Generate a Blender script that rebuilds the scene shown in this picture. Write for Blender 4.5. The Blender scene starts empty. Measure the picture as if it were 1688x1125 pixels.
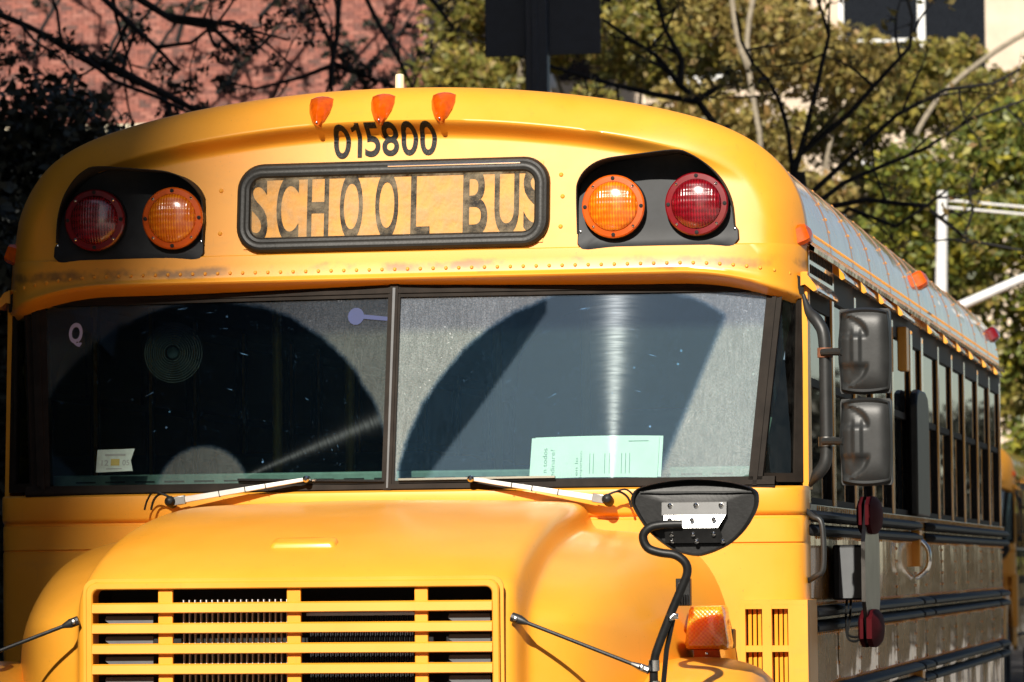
import bpy, bmesh, math, random
import numpy as np
from mathutils import Vector, Matrix

random.seed(7)
rng = np.random.default_rng(11)
SC = bpy.context.scene
COL = SC.collection

# ------------------------------------------------------------------ camera, sky, sun, exposure
cam_data = bpy.data.cameras.new("camera")
cam = bpy.data.objects.new("camera", cam_data)
COL.objects.link(cam)
YAW, PITCH, ROLL = 0.189168, 0.0558703, -0.0100478
fw = Vector((-math.sin(YAW) * math.cos(PITCH), math.cos(YAW) * math.cos(PITCH), math.sin(PITCH)))
rt = Vector((math.cos(YAW), math.sin(YAW), 0))
up = rt.cross(fw)
rt2 = math.cos(ROLL) * rt + math.sin(ROLL) * up
up2 = -math.sin(ROLL) * rt + math.cos(ROLL) * up
m = Matrix((rt2, up2, -fw)).transposed().to_4x4()
m.translation = Vector((2.63622, -11.9220, 1.6))
cam.matrix_world = m
cam_data.sensor_width = 36.0
cam_data.lens = 144.28
cam_data.clip_end = 2000
cam_data.dof.use_dof = True
cam_data.dof.focus_distance = 11.7
cam_data.dof.aperture_fstop = 9.5
SC.camera = cam

SUN_EL, SUN_AZ = math.radians(32), math.radians(2)      # azimuth measured from -Y towards -X
S = Vector((-math.sin(SUN_AZ) * math.cos(SUN_EL), -math.cos(SUN_AZ) * math.cos(SUN_EL), math.sin(SUN_EL)))
world = bpy.data.worlds.new("World")
SC.world = world
world.use_nodes = True
wn = world.node_tree
for n in list(wn.nodes):
    wn.nodes.remove(n)
sky = wn.nodes.new("ShaderNodeTexSky")
sky.sky_type = 'NISHITA'
sky.sun_disc = False
sky.sun_elevation = SUN_EL
sky.sun_rotation = math.radians(182)
sky.air_density = 1.0
sky.dust_density = 0.6
bgn = wn.nodes.new("ShaderNodeBackground")
bgn.inputs[1].default_value = 0.05
won = wn.nodes.new("ShaderNodeOutputWorld")
wn.links.new(sky.outputs[0], bgn.inputs[0])
wn.links.new(bgn.outputs[0], won.inputs[0])

sl = bpy.data.lights.new("sun", 'SUN')
sl.energy = 5.0
sl.angle = math.radians(0.53)
sl.color = (1.0, 0.93, 0.82)
so = bpy.data.objects.new("sun", sl)
so.rotation_euler = S.to_track_quat('Z', 'Y').to_euler()
COL.objects.link(so)

SC.view_settings.view_transform = 'Standard'
SC.view_settings.look = 'None'
SC.view_settings.gamma = 1
SC.view_settings.exposure = 0.6
SC.view_settings.use_curve_mapping = False
SC.cycles.use_denoising = True
SC.cycles.max_bounces = 8
SC.cycles.transparent_max_bounces = 16
SC.cycles.caustics_reflective = False
SC.cycles.caustics_refractive = False

# ------------------------------------------------------------------ node helper and materials
class NT:
    def __init__(s, name):
        s.mat = bpy.data.materials.new(name)
        s.mat.use_nodes = True
        s.t = s.mat.node_tree
        for n in list(s.t.nodes):
            s.t.nodes.remove(n)
        s.out = s.t.nodes.new("ShaderNodeOutputMaterial")
    def n(s, kind, **kw):
        nd = s.t.nodes.new("ShaderNode" + kind)
        for k, v in kw.items():
            setattr(nd, k, v)
        return nd
    def l(s, a, b):
        s.t.links.new(a, b)
    def put(s, sock, v):
        if hasattr(v, "links") or isinstance(v, bpy.types.NodeSocket):
            s.l(v, sock)
        else:
            sock.default_value = v
    def m(s, op, a, b=0.0, c=None):
        nd = s.n("Math", operation=op)
        s.put(nd.inputs[0], a); s.put(nd.inputs[1], b)
        if c is not None:
            s.put(nd.inputs[2], c)
        return nd.outputs[0]
    def obj(s):
        return s.n("TexCoord").outputs["Object"]
    def xyz(s, v):
        nd = s.n("SeparateXYZ"); s.l(v, nd.inputs[0]); return nd.outputs
    def noise(s, scale, detail=3.0, rough=0.5, vec=None, stretch=None):
        nd = s.n("TexNoise")
        v = vec if vec is not None else s.obj()
        if stretch:
            mp = s.n("Mapping"); mp.inputs["Scale"].default_value = stretch
            s.l(v, mp.inputs[0]); v = mp.outputs[0]
        s.l(v, nd.inputs["Vector"])
        nd.inputs["Scale"].default_value = scale
        nd.inputs["Detail"].default_value = detail
        nd.inputs["Roughness"].default_value = rough
        return nd.outputs["Fac"]
    def ramp(s, f, a, b, ca=(0, 0, 0, 1), cb=(1, 1, 1, 1)):
        nd = s.n("ValToRGB"); e = nd.color_ramp.elements
        e[0].position = a; e[0].color = ca; e[1].position = b; e[1].color = cb
        s.l(f, nd.inputs[0]); return nd.outputs[0]
    def step(s, f, a, b):
        nd = s.n("MapRange", interpolation_type='SMOOTHSTEP')
        s.put(nd.inputs[0], f); s.put(nd.inputs[1], a); s.put(nd.inputs[2], b)
        return nd.outputs[0]
    def mix(s, f, a, b, blend='MIX'):
        nd = s.n("Mix", data_type='RGBA', blend_type=blend)
        s.put(nd.inputs[0], f); s.put(nd.inputs[6], a); s.put(nd.inputs[7], b)
        return nd.outputs[2]
    def bump(s, h, strength=0.2, dist=0.01):
        nd = s.n("Bump"); nd.inputs["Strength"].default_value = strength
        nd.inputs["Distance"].default_value = dist
        s.l(h, nd.inputs["Height"]); return nd.outputs[0]
    def bsdf(s, col, rough=0.5, metal=0.0, coat=0.0, coat_rough=0.05, spec=0.5, normal=None, coat_normal=None, trans=0.0):
        p = s.n("BsdfPrincipled")
        s.put(p.inputs["Base Color"], col); s.put(p.inputs["Roughness"], rough)
        p.inputs["Metallic"].default_value = metal
        s.put(p.inputs["Coat Weight"], coat); p.inputs["Coat Roughness"].default_value = coat_rough; p.inputs["Coat IOR"].default_value = 1.7 if coat_rough == 0.17 else (1.85 if coat_rough == 0.06 else 1.5)
        p.inputs["Specular IOR Level"].default_value = spec
        p.inputs["Transmission Weight"].default_value = trans
        if normal is not None: s.l(normal, p.inputs["Normal"])
        if coat_normal is not None: s.l(coat_normal, p.inputs["Coat Normal"])
        return p.outputs[0]
    def done(s, sh):
        s.l(sh, s.out.inputs[0]); return s.mat
    def mixs(s, f, a, b):
        nd = s.n("MixShader"); s.put(nd.inputs[0], f); s.l(a, nd.inputs[1]); s.l(b, nd.inputs[2])
        return nd.outputs[0]

def c4(r, g, b): return (r, g, b, 1.0)

def simple(name, col, rough=0.5, metal=0.0, coat=0.0, var=0.15, scale=14.0, bump=0.0, bscale=120.0, spec=0.5):
    t = NT(name)
    f = t.noise(scale, 4.0, 0.6)
    lo = c4(*[max(0, x * (1 - var)) for x in col]); hi = c4(*[min(1, x * (1 + var)) for x in col])
    colr = t.ramp(f, 0.3, 0.7, lo, hi)
    nm = t.bump(t.noise(bscale, 2.0), bump, 0.004) if bump else None
    return t.done(t.bsdf(colr, rough, metal, coat, spec=spec, normal=nm))

def paint_yellow(name, wavy=0.0, rough=0.42, coat=0.35, grime=None):
    t = NT(name)
    base = t.ramp(t.noise(3.0, 4.0, 0.6), 0.3, 0.7, c4(0.78, 0.318, 0.020), c4(0.83, 0.356, 0.030))
    # faint streaks of road dirt running down and blotches of chalky fading
    streak = t.step(t.noise(9.0, 5.0, 0.65, stretch=(5, 5, 0.5)), 0.58, 0.80)
    base = t.mix(t.m('MULTIPLY', streak, 0.22), base, c4(0.36, 0.17, 0.035))
    fade = t.step(t.noise(1.7, 3.0, 0.6), 0.45, 0.75)
    base = t.mix(t.m('MULTIPLY', fade, 0.16), base, c4(0.84, 0.42, 0.07))
    smear = t.step(t.noise(3.4, 6.0, 0.72, stretch=(0.8, 1, 2.2)), 0.56, 0.74)
    base = t.mix(t.m('MULTIPLY', smear, 0.16), base, c4(0.34, 0.19, 0.07))
    speck = t.step(t.noise(130.0, 2.0, 0.5), 0.71, 0.77)
    base = t.mix(t.m('MULTIPLY', speck, 0.40), base, c4(0.20, 0.10, 0.03))
    if grime:
        z = t.xyz(t.obj())[2]
        wob = t.m('MULTIPLY', t.m('SUBTRACT', t.noise(9.0, 4.0, 0.65), 0.5), 0.05)
        dz = t.m('ABSOLUTE', t.m('SUBTRACT', t.m('ADD', z, wob), grime))
        g = t.m('MULTIPLY', t.m('SUBTRACT', 1.0, t.step(dz, 0.004, 0.022)), t.step(t.noise(5.0, 4.0, 0.7), 0.42, 0.62))
        base = t.mix(t.m('MULTIPLY', g, 0.75), base, c4(0.13, 0.075, 0.035))
    r = t.m('MULTIPLY_ADD', t.noise(6.0, 4.0, 0.6), 0.22, rough - 0.10)
    nm = t.bump(t.noise(380.0, 1.0), 0.03, 0.001)
    cn = None
    if wavy:
        h = t.noise(2.6, 2.0, 0.5, stretch=(1, 1.0, 0.45))
        cn = t.bump(h, wavy, 0.02)
    return t.done(t.bsdf(base, r, 0, coat, 0.06 if wavy else 0.20, normal=nm if not cn else cn, coat_normal=cn))

def letter_black(name):
    t = NT(name)
    worn = t.step(t.noise(220.0, 2.0, 0.6), 0.52, 0.70)
    low = t.noise(6.0, 2.0)
    col = t.mix(t.m('MULTIPLY', worn, low), c4(0.006, 0.006, 0.006), c4(0.10, 0.09, 0.08))
    return t.done(t.bsdf(col, 0.6, spec=0.25))

def lens_mat(name, col, dark, cell=0.0085):
    t = NT(name)
    o = t.xyz(t.obj())
    k = 2 * math.pi / cell
    sx = t.m('SINE', t.m('MULTIPLY', o[0], k))
    sz = t.m('SINE', t.m('MULTIPLY', o[2], k * 0.45))
    h = t.m('ADD', t.m('MULTIPLY', sx, 0.6), t.m('MULTIPLY', sz, 0.4))
    g = t.step(h, -0.9, 0.9)
    cells = t.step(t.noise(42.0, 2.0, 0.6), 0.42, 0.62)
    f = t.m('MULTIPLY', g, t.m('MULTIPLY_ADD', cells, 0.6, 0.4))
    colr = t.mix(f, dark, col)
    nm = t.bump(h, 0.35, 0.003)
    return t.done(t.bsdf(colr, 0.22, 0, 1.0, 0.17, normal=nm))

def glass_simple(name, tint, refl=1.0, dust=0.0, dcol=(0.4, 0.4, 0.38)):
    t = NT(name)
    tr = t.n("BsdfTransparent"); tr.inputs[0].default_value = c4(*tint)
    gl = t.n("BsdfGlossy"); gl.inputs[0].default_value = c4(refl, refl, refl); gl.inputs["Roughness"].default_value = 0.015
    fr = t.n("Fresnel"); fr.inputs[0].default_value = 1.52
    sh = t.mixs(fr.outputs[0], tr.outputs[0], gl.outputs[0])
    if dust:
        d = t.n("BsdfDiffuse"); d.inputs[0].default_value = c4(*dcol)
        f = t.m('MULTIPLY', t.step(t.noise(20.0, 5.0, 0.7), 0.3, 0.75), dust)
        sh = t.mixs(f, sh, d.outputs[0])
    return t.done(sh)

def windshield_mat(name, px, pz, R, rin, cut, haze, ior, dirt, sheen):
    """dusty laminated glass: dust everywhere except the arc the wiper sweeps, fine scratches along the arc"""
    t = NT(name)
    o = t.xyz(t.obj())
    dx = t.m('SUBTRACT', o[0], px); dz = t.m('SUBTRACT', o[2], pz)
    rad = t.m('SQRT', t.m('ADD', t.m('MULTIPLY', dx, dx), t.m('MULTIPLY', dz, dz)))
    patch = t.step(t.noise(4.0, 3.0, 0.6), 0.38, 0.66)
    rag = t.m('MULTIPLY', t.m('SUBTRACT', t.noise(90.0, 3.0), 0.5), 0.010)
    rr = t.m('ADD', rad, rag)
    wiped = t.m('SUBTRACT', 1.0, t.step(t.m('ADD', rr, t.m('MULTIPLY', t.m('SUBTRACT', t.noise(14.0, 3.0), .5), .02)), R - 0.010, R + 0.012))
    if rin:
        wiped = t.m('MULTIPLY', wiped, t.step(rr, rin - 0.01, rin + 0.01))
    if cut:
        (ax, az), (bx, bz) = cut
        # signed distance to the line where the sweep ends
        L = math.hypot(bx - ax, bz - az); nx, nz = (bz - az) / L, -(bx - ax) / L
        sd = t.m('ADD', t.m('MULTIPLY', t.m('SUBTRACT', o[0], ax), nx), t.m('MULTIPLY', t.m('SUBTRACT', o[2], az), nz))
        wiped = t.m('MULTIPLY', wiped, t.step(t.m('ADD', sd, rag), -0.012, 0.016))
    dusty = t.m('SUBTRACT', 1.0, wiped)
    # dust film: fine grain, vertical rain streaks, lighter crumbs
    grain = t.m('MULTIPLY_ADD', t.step(t.noise(260.0, 3.0, 0.7), 0.35, 0.75), 0.6, 0.4)
    rain = t.m('MULTIPLY', t.m('MULTIPLY_ADD', t.step(t.noise(40.0, 5.0, 0.7, stretch=(3, 1, 0.5)), 0.25, 0.75), 0.28, 0.55), t.m('MULTIPLY_ADD', t.noise(2.6, 3.0, 0.6), 0.9, 0.35))
    crumbs = t.step(t.noise(95.0, 2.0, 0.6), 0.66, 0.70)
    film = t.m('MULTIPLY', t.m('MULTIPLY', grain, rain), t.m('MULTIPLY_ADD', dusty, dirt, haze))
    film = t.m('MAXIMUM', film, t.m('MULTIPLY', t.m('MULTIPLY', crumbs, patch), t.m('MULTIPLY', t.m('MULTIPLY_ADD', dusty, 0.55, 0.10), t.m('MULTIPLY_ADD', dirt, 1.6, 0.1))))
    # wiper scratches: short strokes along the arc, and droplets
    ang = t.m('ARCTAN2', dz, dx)
    cv = t.n("CombineXYZ")
    t.l(t.m('MULTIPLY', ang, 5.0), cv.inputs[0]); t.l(t.m('MULTIPLY', rad, 150.0), cv.inputs[1])
    scr = t.step(t.noise(1.0, 3.0, 0.6, vec=cv.outputs[0]), 0.70, 0.74)
    film = t.m('MAXIMUM', film, t.m('MULTIPLY', t.m('MULTIPLY', scr, wiped), 0.30))
    vo = t.n("TexVoronoi"); vo.inputs["Scale"].default_value = 17.0; vo.inputs["Randomness"].default_value = 1.0
    t.l(t.obj(), vo.inputs["Vector"])
    drop = t.m('SUBTRACT', 1.0, t.step(vo.outputs["Distance"], 0.05, 0.085))
    cl = t.step(t.noise(3.3, 2.0), 0.55, 0.68)
    film = t.m('MAXIMUM', film, t.m('MULTIPLY', t.m('MULTIPLY', drop, cl), 0.55))
    geo = t.n("NewGeometry")
    front = t.step(t.m('MULTIPLY', t.xyz(geo.outputs["True Normal"])[1], -1.0), 0.2, 0.4)
    film = t.m('MULTIPLY', film, front)
    band = t.step(t.m('ADD', o[2], t.m('MULTIPLY', t.noise(5.0), 0.02)), 2.30, 2.345)
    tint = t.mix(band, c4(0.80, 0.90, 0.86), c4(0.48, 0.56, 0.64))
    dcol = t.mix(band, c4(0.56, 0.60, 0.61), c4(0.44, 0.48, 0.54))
    dcol = t.mix(wiped, dcol, c4(0.17, 0.36, 0.62))  # blue film painted on the swept arc to suggest reflected sky
    tr = t.n("BsdfTransparent"); t.l(tint, tr.inputs[0])
    gl = t.n("BsdfGlossy"); gl.inputs["Roughness"].default_value = 0.01
    gl.inputs[0].default_value = c4(0.66, 0.86, 1.0)  # blue tint deepens the colour of the reflected sky
    fr = t.n("Fresnel"); fr.inputs[0].default_value = ior
    sh = t.mixs(fr.outputs[0], tr.outputs[0], gl.outputs[0])
    # brushed sheen of the scratched sweep
    tv = t.n("CombineXYZ")
    t.l(t.m('MULTIPLY', dz, -1.0), tv.inputs[0]); t.l(dx, tv.inputs[2])
    nrm = t.n("VectorMath", operation='NORMALIZE'); t.l(tv.outputs[0], nrm.inputs[0])
    an = t.n("BsdfAnisotropic")
    an.inputs[0].default_value = c4(0.9, 0.95, 1.0)
    an.inputs["Roughness"].default_value = ANI_R
    an.inputs["Anisotropy"].default_value = ANI_A
    t.l(nrm.outputs[0], an.inputs["Tangent"])
    wf = t.m('MULTIPLY', t.m('MULTIPLY', wiped, front), t.m('MULTIPLY', t.m('MULTIPLY_ADD', t.step(t.noise(1.0, 3.0, 0.6, vec=cv.outputs[0]), .3, .75), 0.0010, ANI_W), sheen))
    sh = t.mixs(wf, sh, an.outputs[0])
    d = t.n("BsdfDiffuse"); t.l(dcol, d.inputs[0])
    sh = t.mixs(film, sh, d.outputs[0])
    return t.done(sh)
ANI_R, ANI_A, ANI_W = 0.18, 0.85, 0.0007

def random_colour(name, cols, rough=0.8, island=True, coat=0.0, extra=None, spec=0.5, transl=0.0):
    t = NT(name)
    if island:
        r = t.n("NewGeometry").outputs["Random Per Island"]
    else:
        r = t.n("ObjectInfo").outputs["Random"]
    nd = t.n("ValToRGB"); e = nd.color_ramp.elements
    nd.color_ramp.interpolation = 'LINEAR'
    while len(e) < len(cols):
        e.new(0.5)
    for i, cc in enumerate(cols):
        e[i].position = i / (len(cols) - 1); e[i].color = c4(*cc)
    t.l(r, nd.inputs[0])
    col = nd.outputs[0]
    if extra:
        col = t.mix(t.m('MULTIPLY', t.noise(extra[0], 4.0, 0.6), extra[1]), col, c4(*extra[2]))
    sh = t.bsdf(col, rough, 0, coat, spec=spec)
    if transl:
        tl = t.n("BsdfTranslucent"); t.l(col, tl.inputs[0])
        sh = t.mixs(transl, sh, tl.outputs[0])
    return t.done(sh)

M = {}
M['yellow'] = paint_yellow("bus_yellow")
M['yellow_grimy'] = paint_yellow('bus_yellow_grimy', grime=2.498)
M['yellow_side'] = paint_yellow("bus_yellow_side", wavy=0.34, rough=0.25, coat=1.0)
M['rubber'] = simple("black_rubber", (0.016, 0.015, 0.013), 0.45, spec=0.3, var=0.3, bump=0.1)
M['trim'] = simple("window_trim", (0.020, 0.016, 0.013), 0.7, spec=0.12, var=0.3)
M['plastic'] = simple("black_plastic", (0.010, 0.010, 0.010), 0.45, spec=0.3, var=0.35, scale=30, bump=0.08)
M['mirror_back'] = simple("mirror_plastic", (0.019, 0.020, 0.020), 0.46, var=0.2, scale=25, bump=0.04)
M['panel_black'] = simple("lamp_panel_black", (0.015, 0.017, 0.020), 0.48, spec=0.22, var=0.25, scale=25)
M['hood_black'] = simple("lamp_hood_black", (0.006, 0.006, 0.006), 0.8)
M['rail_black'] = simple("rail_black", (0.009, 0.009, 0.010), 0.58, spec=0.25, var=0.2)
M['chrome'] = simple("bright_metal", (0.78, 0.77, 0.75), 0.16, metal=1.0, var=0.06)
M['steel'] = simple("dull_steel", (0.45, 0.44, 0.42), 0.35, metal=1.0, var=0.2)
M['wiper'] = simple("wiper_aluminium", (0.70, 0.69, 0.66), 0.40, metal=0.25, var=0.12)
M['letter'] = letter_black("letter_black")
M['amber'] = lens_mat("amber_lens", c4(0.88, 0.26, 0.006), c4(0.60, 0.105, 0.002))
M['red'] = lens_mat("red_lens", c4(0.30, 0.004, 0.014), c4(0.11, 0.001, 0.004))
M['amber_ring'] = simple("amber_ring", (0.58, 0.085, 0.002), 0.3, coat=0.8)
M['red_ring'] = simple("red_ring", (0.17, 0.002, 0.006), 0.3, coat=0.8)
M['marker'] = simple("marker_amber", (0.60, 0.085, 0.002), 0.22, coat=0.5, var=0.25, scale=40)
M['marker_red'] = simple("marker_red", (0.14, 0.004, 0.008), 0.18, coat=1.0)
def signal_mat():
    t = NT("signal_lens"); o = t.xyz(t.obj()); k = 2 * math.pi / 0.0125
    h = t.m('MULTIPLY', t.m('SINE', t.m('MULTIPLY', o[0], k)), t.m('SINE', t.m('MULTIPLY', o[2], k)))
    col = t.mix(t.step(h, -.8, .8), c4(0.88, 0.22, 0.006), c4(0.98, 0.36, 0.015))
    sh = t.bsdf(col, 0.3, 0, 1.0, 0.08, normal=t.bump(h, 0.2, 0.003))
    p = sh.node
    p.inputs["Subsurface Weight"].default_value = 1.0
    p.inputs["Subsurface Radius"].default_value = (1.0, 0.45, 0.05)
    p.inputs["Subsurface Scale"].default_value = 0.14
    return t.done(sh)
M['signal'] = signal_mat()
M['stop_face'] = simple('worn_stop_face', (0.17, 0.16, 0.15), 0.30, metal=1.0, var=0.3, scale=9)
M['stop_red'] = simple('stop_lamp_red_shaded', (0.05, 0.003, 0.005), 0.75, spec=0.08)  # red darkened to carry the shadow of the side mirrors
M['board'] = simple("sign_board", (0.80, 0.37, 0.045), 0.5, var=0.10, scale=8)
M['signglass'] = glass_simple("sign_glass", (0.90, 0.88, 0.86), 1.0, dust=0.40, dcol=(0.5, 0.40, 0.26))
M['glass'] = glass_simple("side_glass", (0.42, 0.45, 0.44), 1.0, dust=0.05)
M['quarter_glass'] = glass_simple("quarter_glass", (0.62, 0.70, 0.64), 1.0, dust=0.02)
M['far_glass'] = simple("far_glass", (0.012, 0.014, 0.018), 0.08)
M['cream'] = simple("cream_plastic", (0.80, 0.70, 0.46), 0.5, var=0.08)
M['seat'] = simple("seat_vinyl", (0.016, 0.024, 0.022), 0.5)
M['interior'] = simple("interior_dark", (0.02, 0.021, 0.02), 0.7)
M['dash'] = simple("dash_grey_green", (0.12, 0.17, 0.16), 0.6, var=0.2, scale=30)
M['mint'] = simple("mint_painted_post", (0.34, 0.52, 0.36), 0.5, var=0.1)
M['stanchion'] = simple("yellow_pole", (0.30, 0.20, 0.01), 0.5)
M['paper'] = simple("mint_paper", (0.93, 0.99, 0.95), 0.8, var=0.05)
M['print'] = simple("grey_print", (0.30, 0.36, 0.34), 0.8)
M['white'] = simple("white_paint", (0.72, 0.72, 0.70), 0.5, var=0.1)
M['blue'] = simple("blue_tape", (0.008, 0.020, 0.10), 0.6)
M['sticker'] = simple("sticker_green", (0.42, 0.56, 0.50), 0.7, var=0.12, scale=60)
M['lilac'] = simple("pale_lilac_vinyl", (0.50, 0.46, 0.66), 0.6)
M['ochre'] = simple("ochre_print", (0.42, 0.38, 0.10), 0.7)
M['sign_back'] = simple("dark_navy_sign", (0.030, 0.036, 0.050), 0.5, var=0.15)
M['bark'] = simple("shaded_bark", (0.010, 0.009, 0.009), 0.9, var=0.4, bump=0.4, bscale=40)  # near-black: the shade on the branches is put into the bark colour
M['pale_bark'] = simple("pale_bark", (0.26, 0.22, 0.16), 0.9, var=0.3, bump=0.3, bscale=30)
M['asphalt'] = simple("asphalt", (0.05, 0.05, 0.052), 0.85, var=0.25, scale=3, bump=0.4)
M['pavement'] = simple("pavement", (0.34, 0.32, 0.29), 0.85, var=0.2, scale=2, bump=0.2)
M['earth'] = simple("ground", (0.10, 0.09, 0.075), 0.9, var=0.3, scale=0.6)
M['mortar'] = simple("mortar", (0.20, 0.145, 0.12), 0.9, var=0.2, scale=5)
M['stone'] = simple("pale_stone", (0.62, 0.55, 0.40), 0.8, var=0.15, scale=3)
M['shaded_stone'] = simple("shaded_ground_floor", (0.014, 0.017, 0.016), 0.7)  # storefront shade put into the colour of the ground floor
M['beige'] = simple("beige_wall", (0.58, 0.47, 0.36), 0.85, var=0.12, scale=2)
M['tower'] = simple("tower_wall", (0.085, 0.062, 0.05), 0.85, var=0.2, scale=0.6)
M['steel_paint'] = simple('grey_cover', (0.09, 0.095, 0.10), 0.6)
M['tyre'] = simple("tyre_rubber", (0.02, 0.02, 0.02), 0.8)
M['white_metal'] = simple("white_metal", (0.66, 0.66, 0.66), 0.45, var=0.1)
BR = [(0.145, 0.044, 0.034), (0.323, 0.100, 0.068), (0.255, 0.076, 0.052), (0.374, 0.144, 0.104), (0.204, 0.064, 0.048), (0.093, 0.044, 0.036), (0.340, 0.112, 0.080)]
M['brick'] = random_colour("red_brick", BR, 0.85, True, extra=(3.0, 0.25, (0.30, 0.20, 0.17)))
M['brick_one'] = random_colour("red_brick_single", BR, 0.85, False, extra=(3.0, 0.25, (0.30, 0.20, 0.17)))
M['leaf_olive'] = random_colour("olive_leaves", [(0.062, 0.069, 0.015), (0.188, 0.181, 0.035), (0.312, 0.263, 0.056), (0.112, 0.125, 0.027), (0.425, 0.338, 0.062), (0.237, 0.150, 0.056), (0.175, 0.188, 0.031)], 0.5, transl=0.30)
M['leaf_green'] = random_colour("green_leaves", [(0.044, 0.069, 0.015), (0.138, 0.175, 0.033), (0.225, 0.250, 0.044), (0.400, 0.338, 0.037), (0.088, 0.119, 0.025), (0.250, 0.213, 0.062)], 0.45, transl=0.30)
M['leaf_tan'] = random_colour("tan_autumn_leaves", [(0.112, 0.094, 0.031), (0.275, 0.206, 0.056), (0.413, 0.312, 0.088), (0.200, 0.188, 0.050), (0.350, 0.200, 0.069)], 0.55, transl=0.30)
M['leaf_shaded'] = random_colour("shaded_leaves", [(0.008, 0.010, 0.005), (0.018, 0.020, 0.010), (0.030, 0.028, 0.014)], 0.6)  # foliage shade put into near-black leaf colours

# ------------------------------------------------------------------ mesh helpers
def basis(d):
    d = Vector(d).normalized()
    a = Vector((0, 0, 1)) if abs(d.z) < 0.9 else Vector((1, 0, 0))
    u = d.cross(a).normalized()
    return u, d.cross(u).normalized()

class MB:
    def __init__(s):
        s.v = []; s.f = []
    def add(s, vs, fs):
        k = len(s.v)
        s.v += [tuple(p) for p in vs]
        s.f += [tuple(i + k for i in f) for f in fs]
        return s
    def box(s, c, d, R=None):
        hx, hy, hz = d[0] / 2, d[1] / 2, d[2] / 2
        vs = [Vector((x, y, z)) for x in (-hx, hx) for y in (-hy, hy) for z in (-hz, hz)]
        if R is not None:
            vs = [R @ p for p in vs]
        vs = [p + Vector(c) for p in vs]
        return s.add(vs, [(0, 1, 3, 2), (4, 6, 7, 5), (0, 4, 5, 1), (2, 3, 7, 6), (0, 2, 6, 4), (1, 5, 7, 3)])
    def bx(s, x0, x1, y0, y1, z0, z1):
        return s.box(((x0 + x1) / 2, (y0 + y1) / 2, (z0 + z1) / 2), (abs(x1 - x0), abs(y1 - y0), abs(z1 - z0)))
    def bar(s, a, b, w, h, upv=(0, 0, 1)):
        a, b = Vector(a), Vector(b); d = (b - a).normalized()
        u = d.cross(Vector(upv)).normalized(); v = u.cross(d)
        vs = []
        for p in (a, b):
            for i, j in ((-1, -1), (1, -1), (1, 1), (-1, 1)):
                vs.append(p + u * i * w / 2 + v * j * h / 2)
        return s.add(vs, [(3, 2, 1, 0), (4, 5, 6, 7), (0, 1, 5, 4), (1, 2, 6, 5), (2, 3, 7, 6), (3, 0, 4, 7)])
    def tube(s, pts, r, n=8, closed=False):
        pts = [Vector(p) for p in pts]; m_ = len(pts)
        rs = r if isinstance(r, (list, tuple)) else [r] * m_
        u = None; vs = []
        for i in range(m_):
            if closed:
                t = pts[(i + 1) % m_] - pts[i - 1]
            else:
                t = pts[min(i + 1, m_ - 1)] - pts[max(i - 1, 0)]
            t.normalize()
            if u is None:
                u, w = basis(t)
            else:
                u = (u - t * u.dot(t)).normalized()
            w = t.cross(u)
            for k in range(n):
                a = 2 * math.pi * k / n
                vs.append(pts[i] + (u * math.cos(a) + w * math.sin(a)) * rs[i])
        fs = []
        for i in range(m_ if closed else m_ - 1):
            j = (i + 1) % m_
            for k in range(n):
                fs.append((i * n + k, i * n + (k + 1) % n, j * n + (k + 1) % n, j * n + k))
        if not closed:
            fs.append(tuple(range(n - 1, -1, -1))); fs.append(tuple((m_ - 1) * n + k for k in range(n)))
        return s.add(vs, fs)
    def lathe(s, prof, c, axis=(0, -1, 0), n=32):
        """prof: list of (radius, height along axis)"""
        a = Vector(axis).normalized(); u, w = basis(a); c = Vector(c)
        vs = []; fs = []
        for r, h in prof:
            for k in range(n):
                t = 2 * math.pi * k / n
                vs.append(c + a * h + (u * math.cos(t) + w * math.sin(t)) * max(r, 1e-5))
        for i in range(len(prof) - 1):
            for k in range(n):
                fs.append((i * n + k, i * n + (k + 1) % n, (i + 1) * n + (k + 1) % n, (i + 1) * n + k))
        fs.append(tuple(range(n - 1, -1, -1))); fs.append(tuple((len(prof) - 1) * n + k for k in range(n)))
        return s.add(vs, fs)
    def prism(s, a, b):
        """two matching rings of points closed into a solid"""
        n = len(a)
        return s.add(list(a) + list(b), [tuple(range(n - 1, -1, -1)), tuple(range(n, 2 * n))] +
                     [(i, (i + 1) % n, n + (i + 1) % n, n + i) for i in range(n)])
    def rings(s, rs, cap0=False, cap1=False, closed=True):
        n = len(rs[0]); vs = [p for r in rs for p in r]; fs = []
        for i in range(len(rs) - 1):
            for k in range(n if closed else n - 1):
                fs.append((i * n + k, i * n + (k + 1) % n, (i + 1) * n + (k + 1) % n, (i + 1) * n + k))
        if cap0: fs.append(tuple(range(n - 1, -1, -1)))
        if cap1: fs.append(tuple((len(rs) - 1) * n + k for k in range(n)))
        return s.add(vs, fs)
    def mesh(s, name, smooth=True, angle=35, fix=True):
        me = bpy.data.meshes.new(name)
        me.from_pydata(s.v, [], s.f)
        if fix:
            bm = bmesh.new(); bm.from_mesh(me)
            bmesh.ops.recalc_face_normals(bm, faces=bm.faces)
            bm.to_mesh(me); bm.free()
        if smooth:
            me.polygons.foreach_set("use_smooth", [True] * len(me.polygons))
            me.set_sharp_from_angle(angle=math.radians(angle))
        me.update()
        return me

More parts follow.
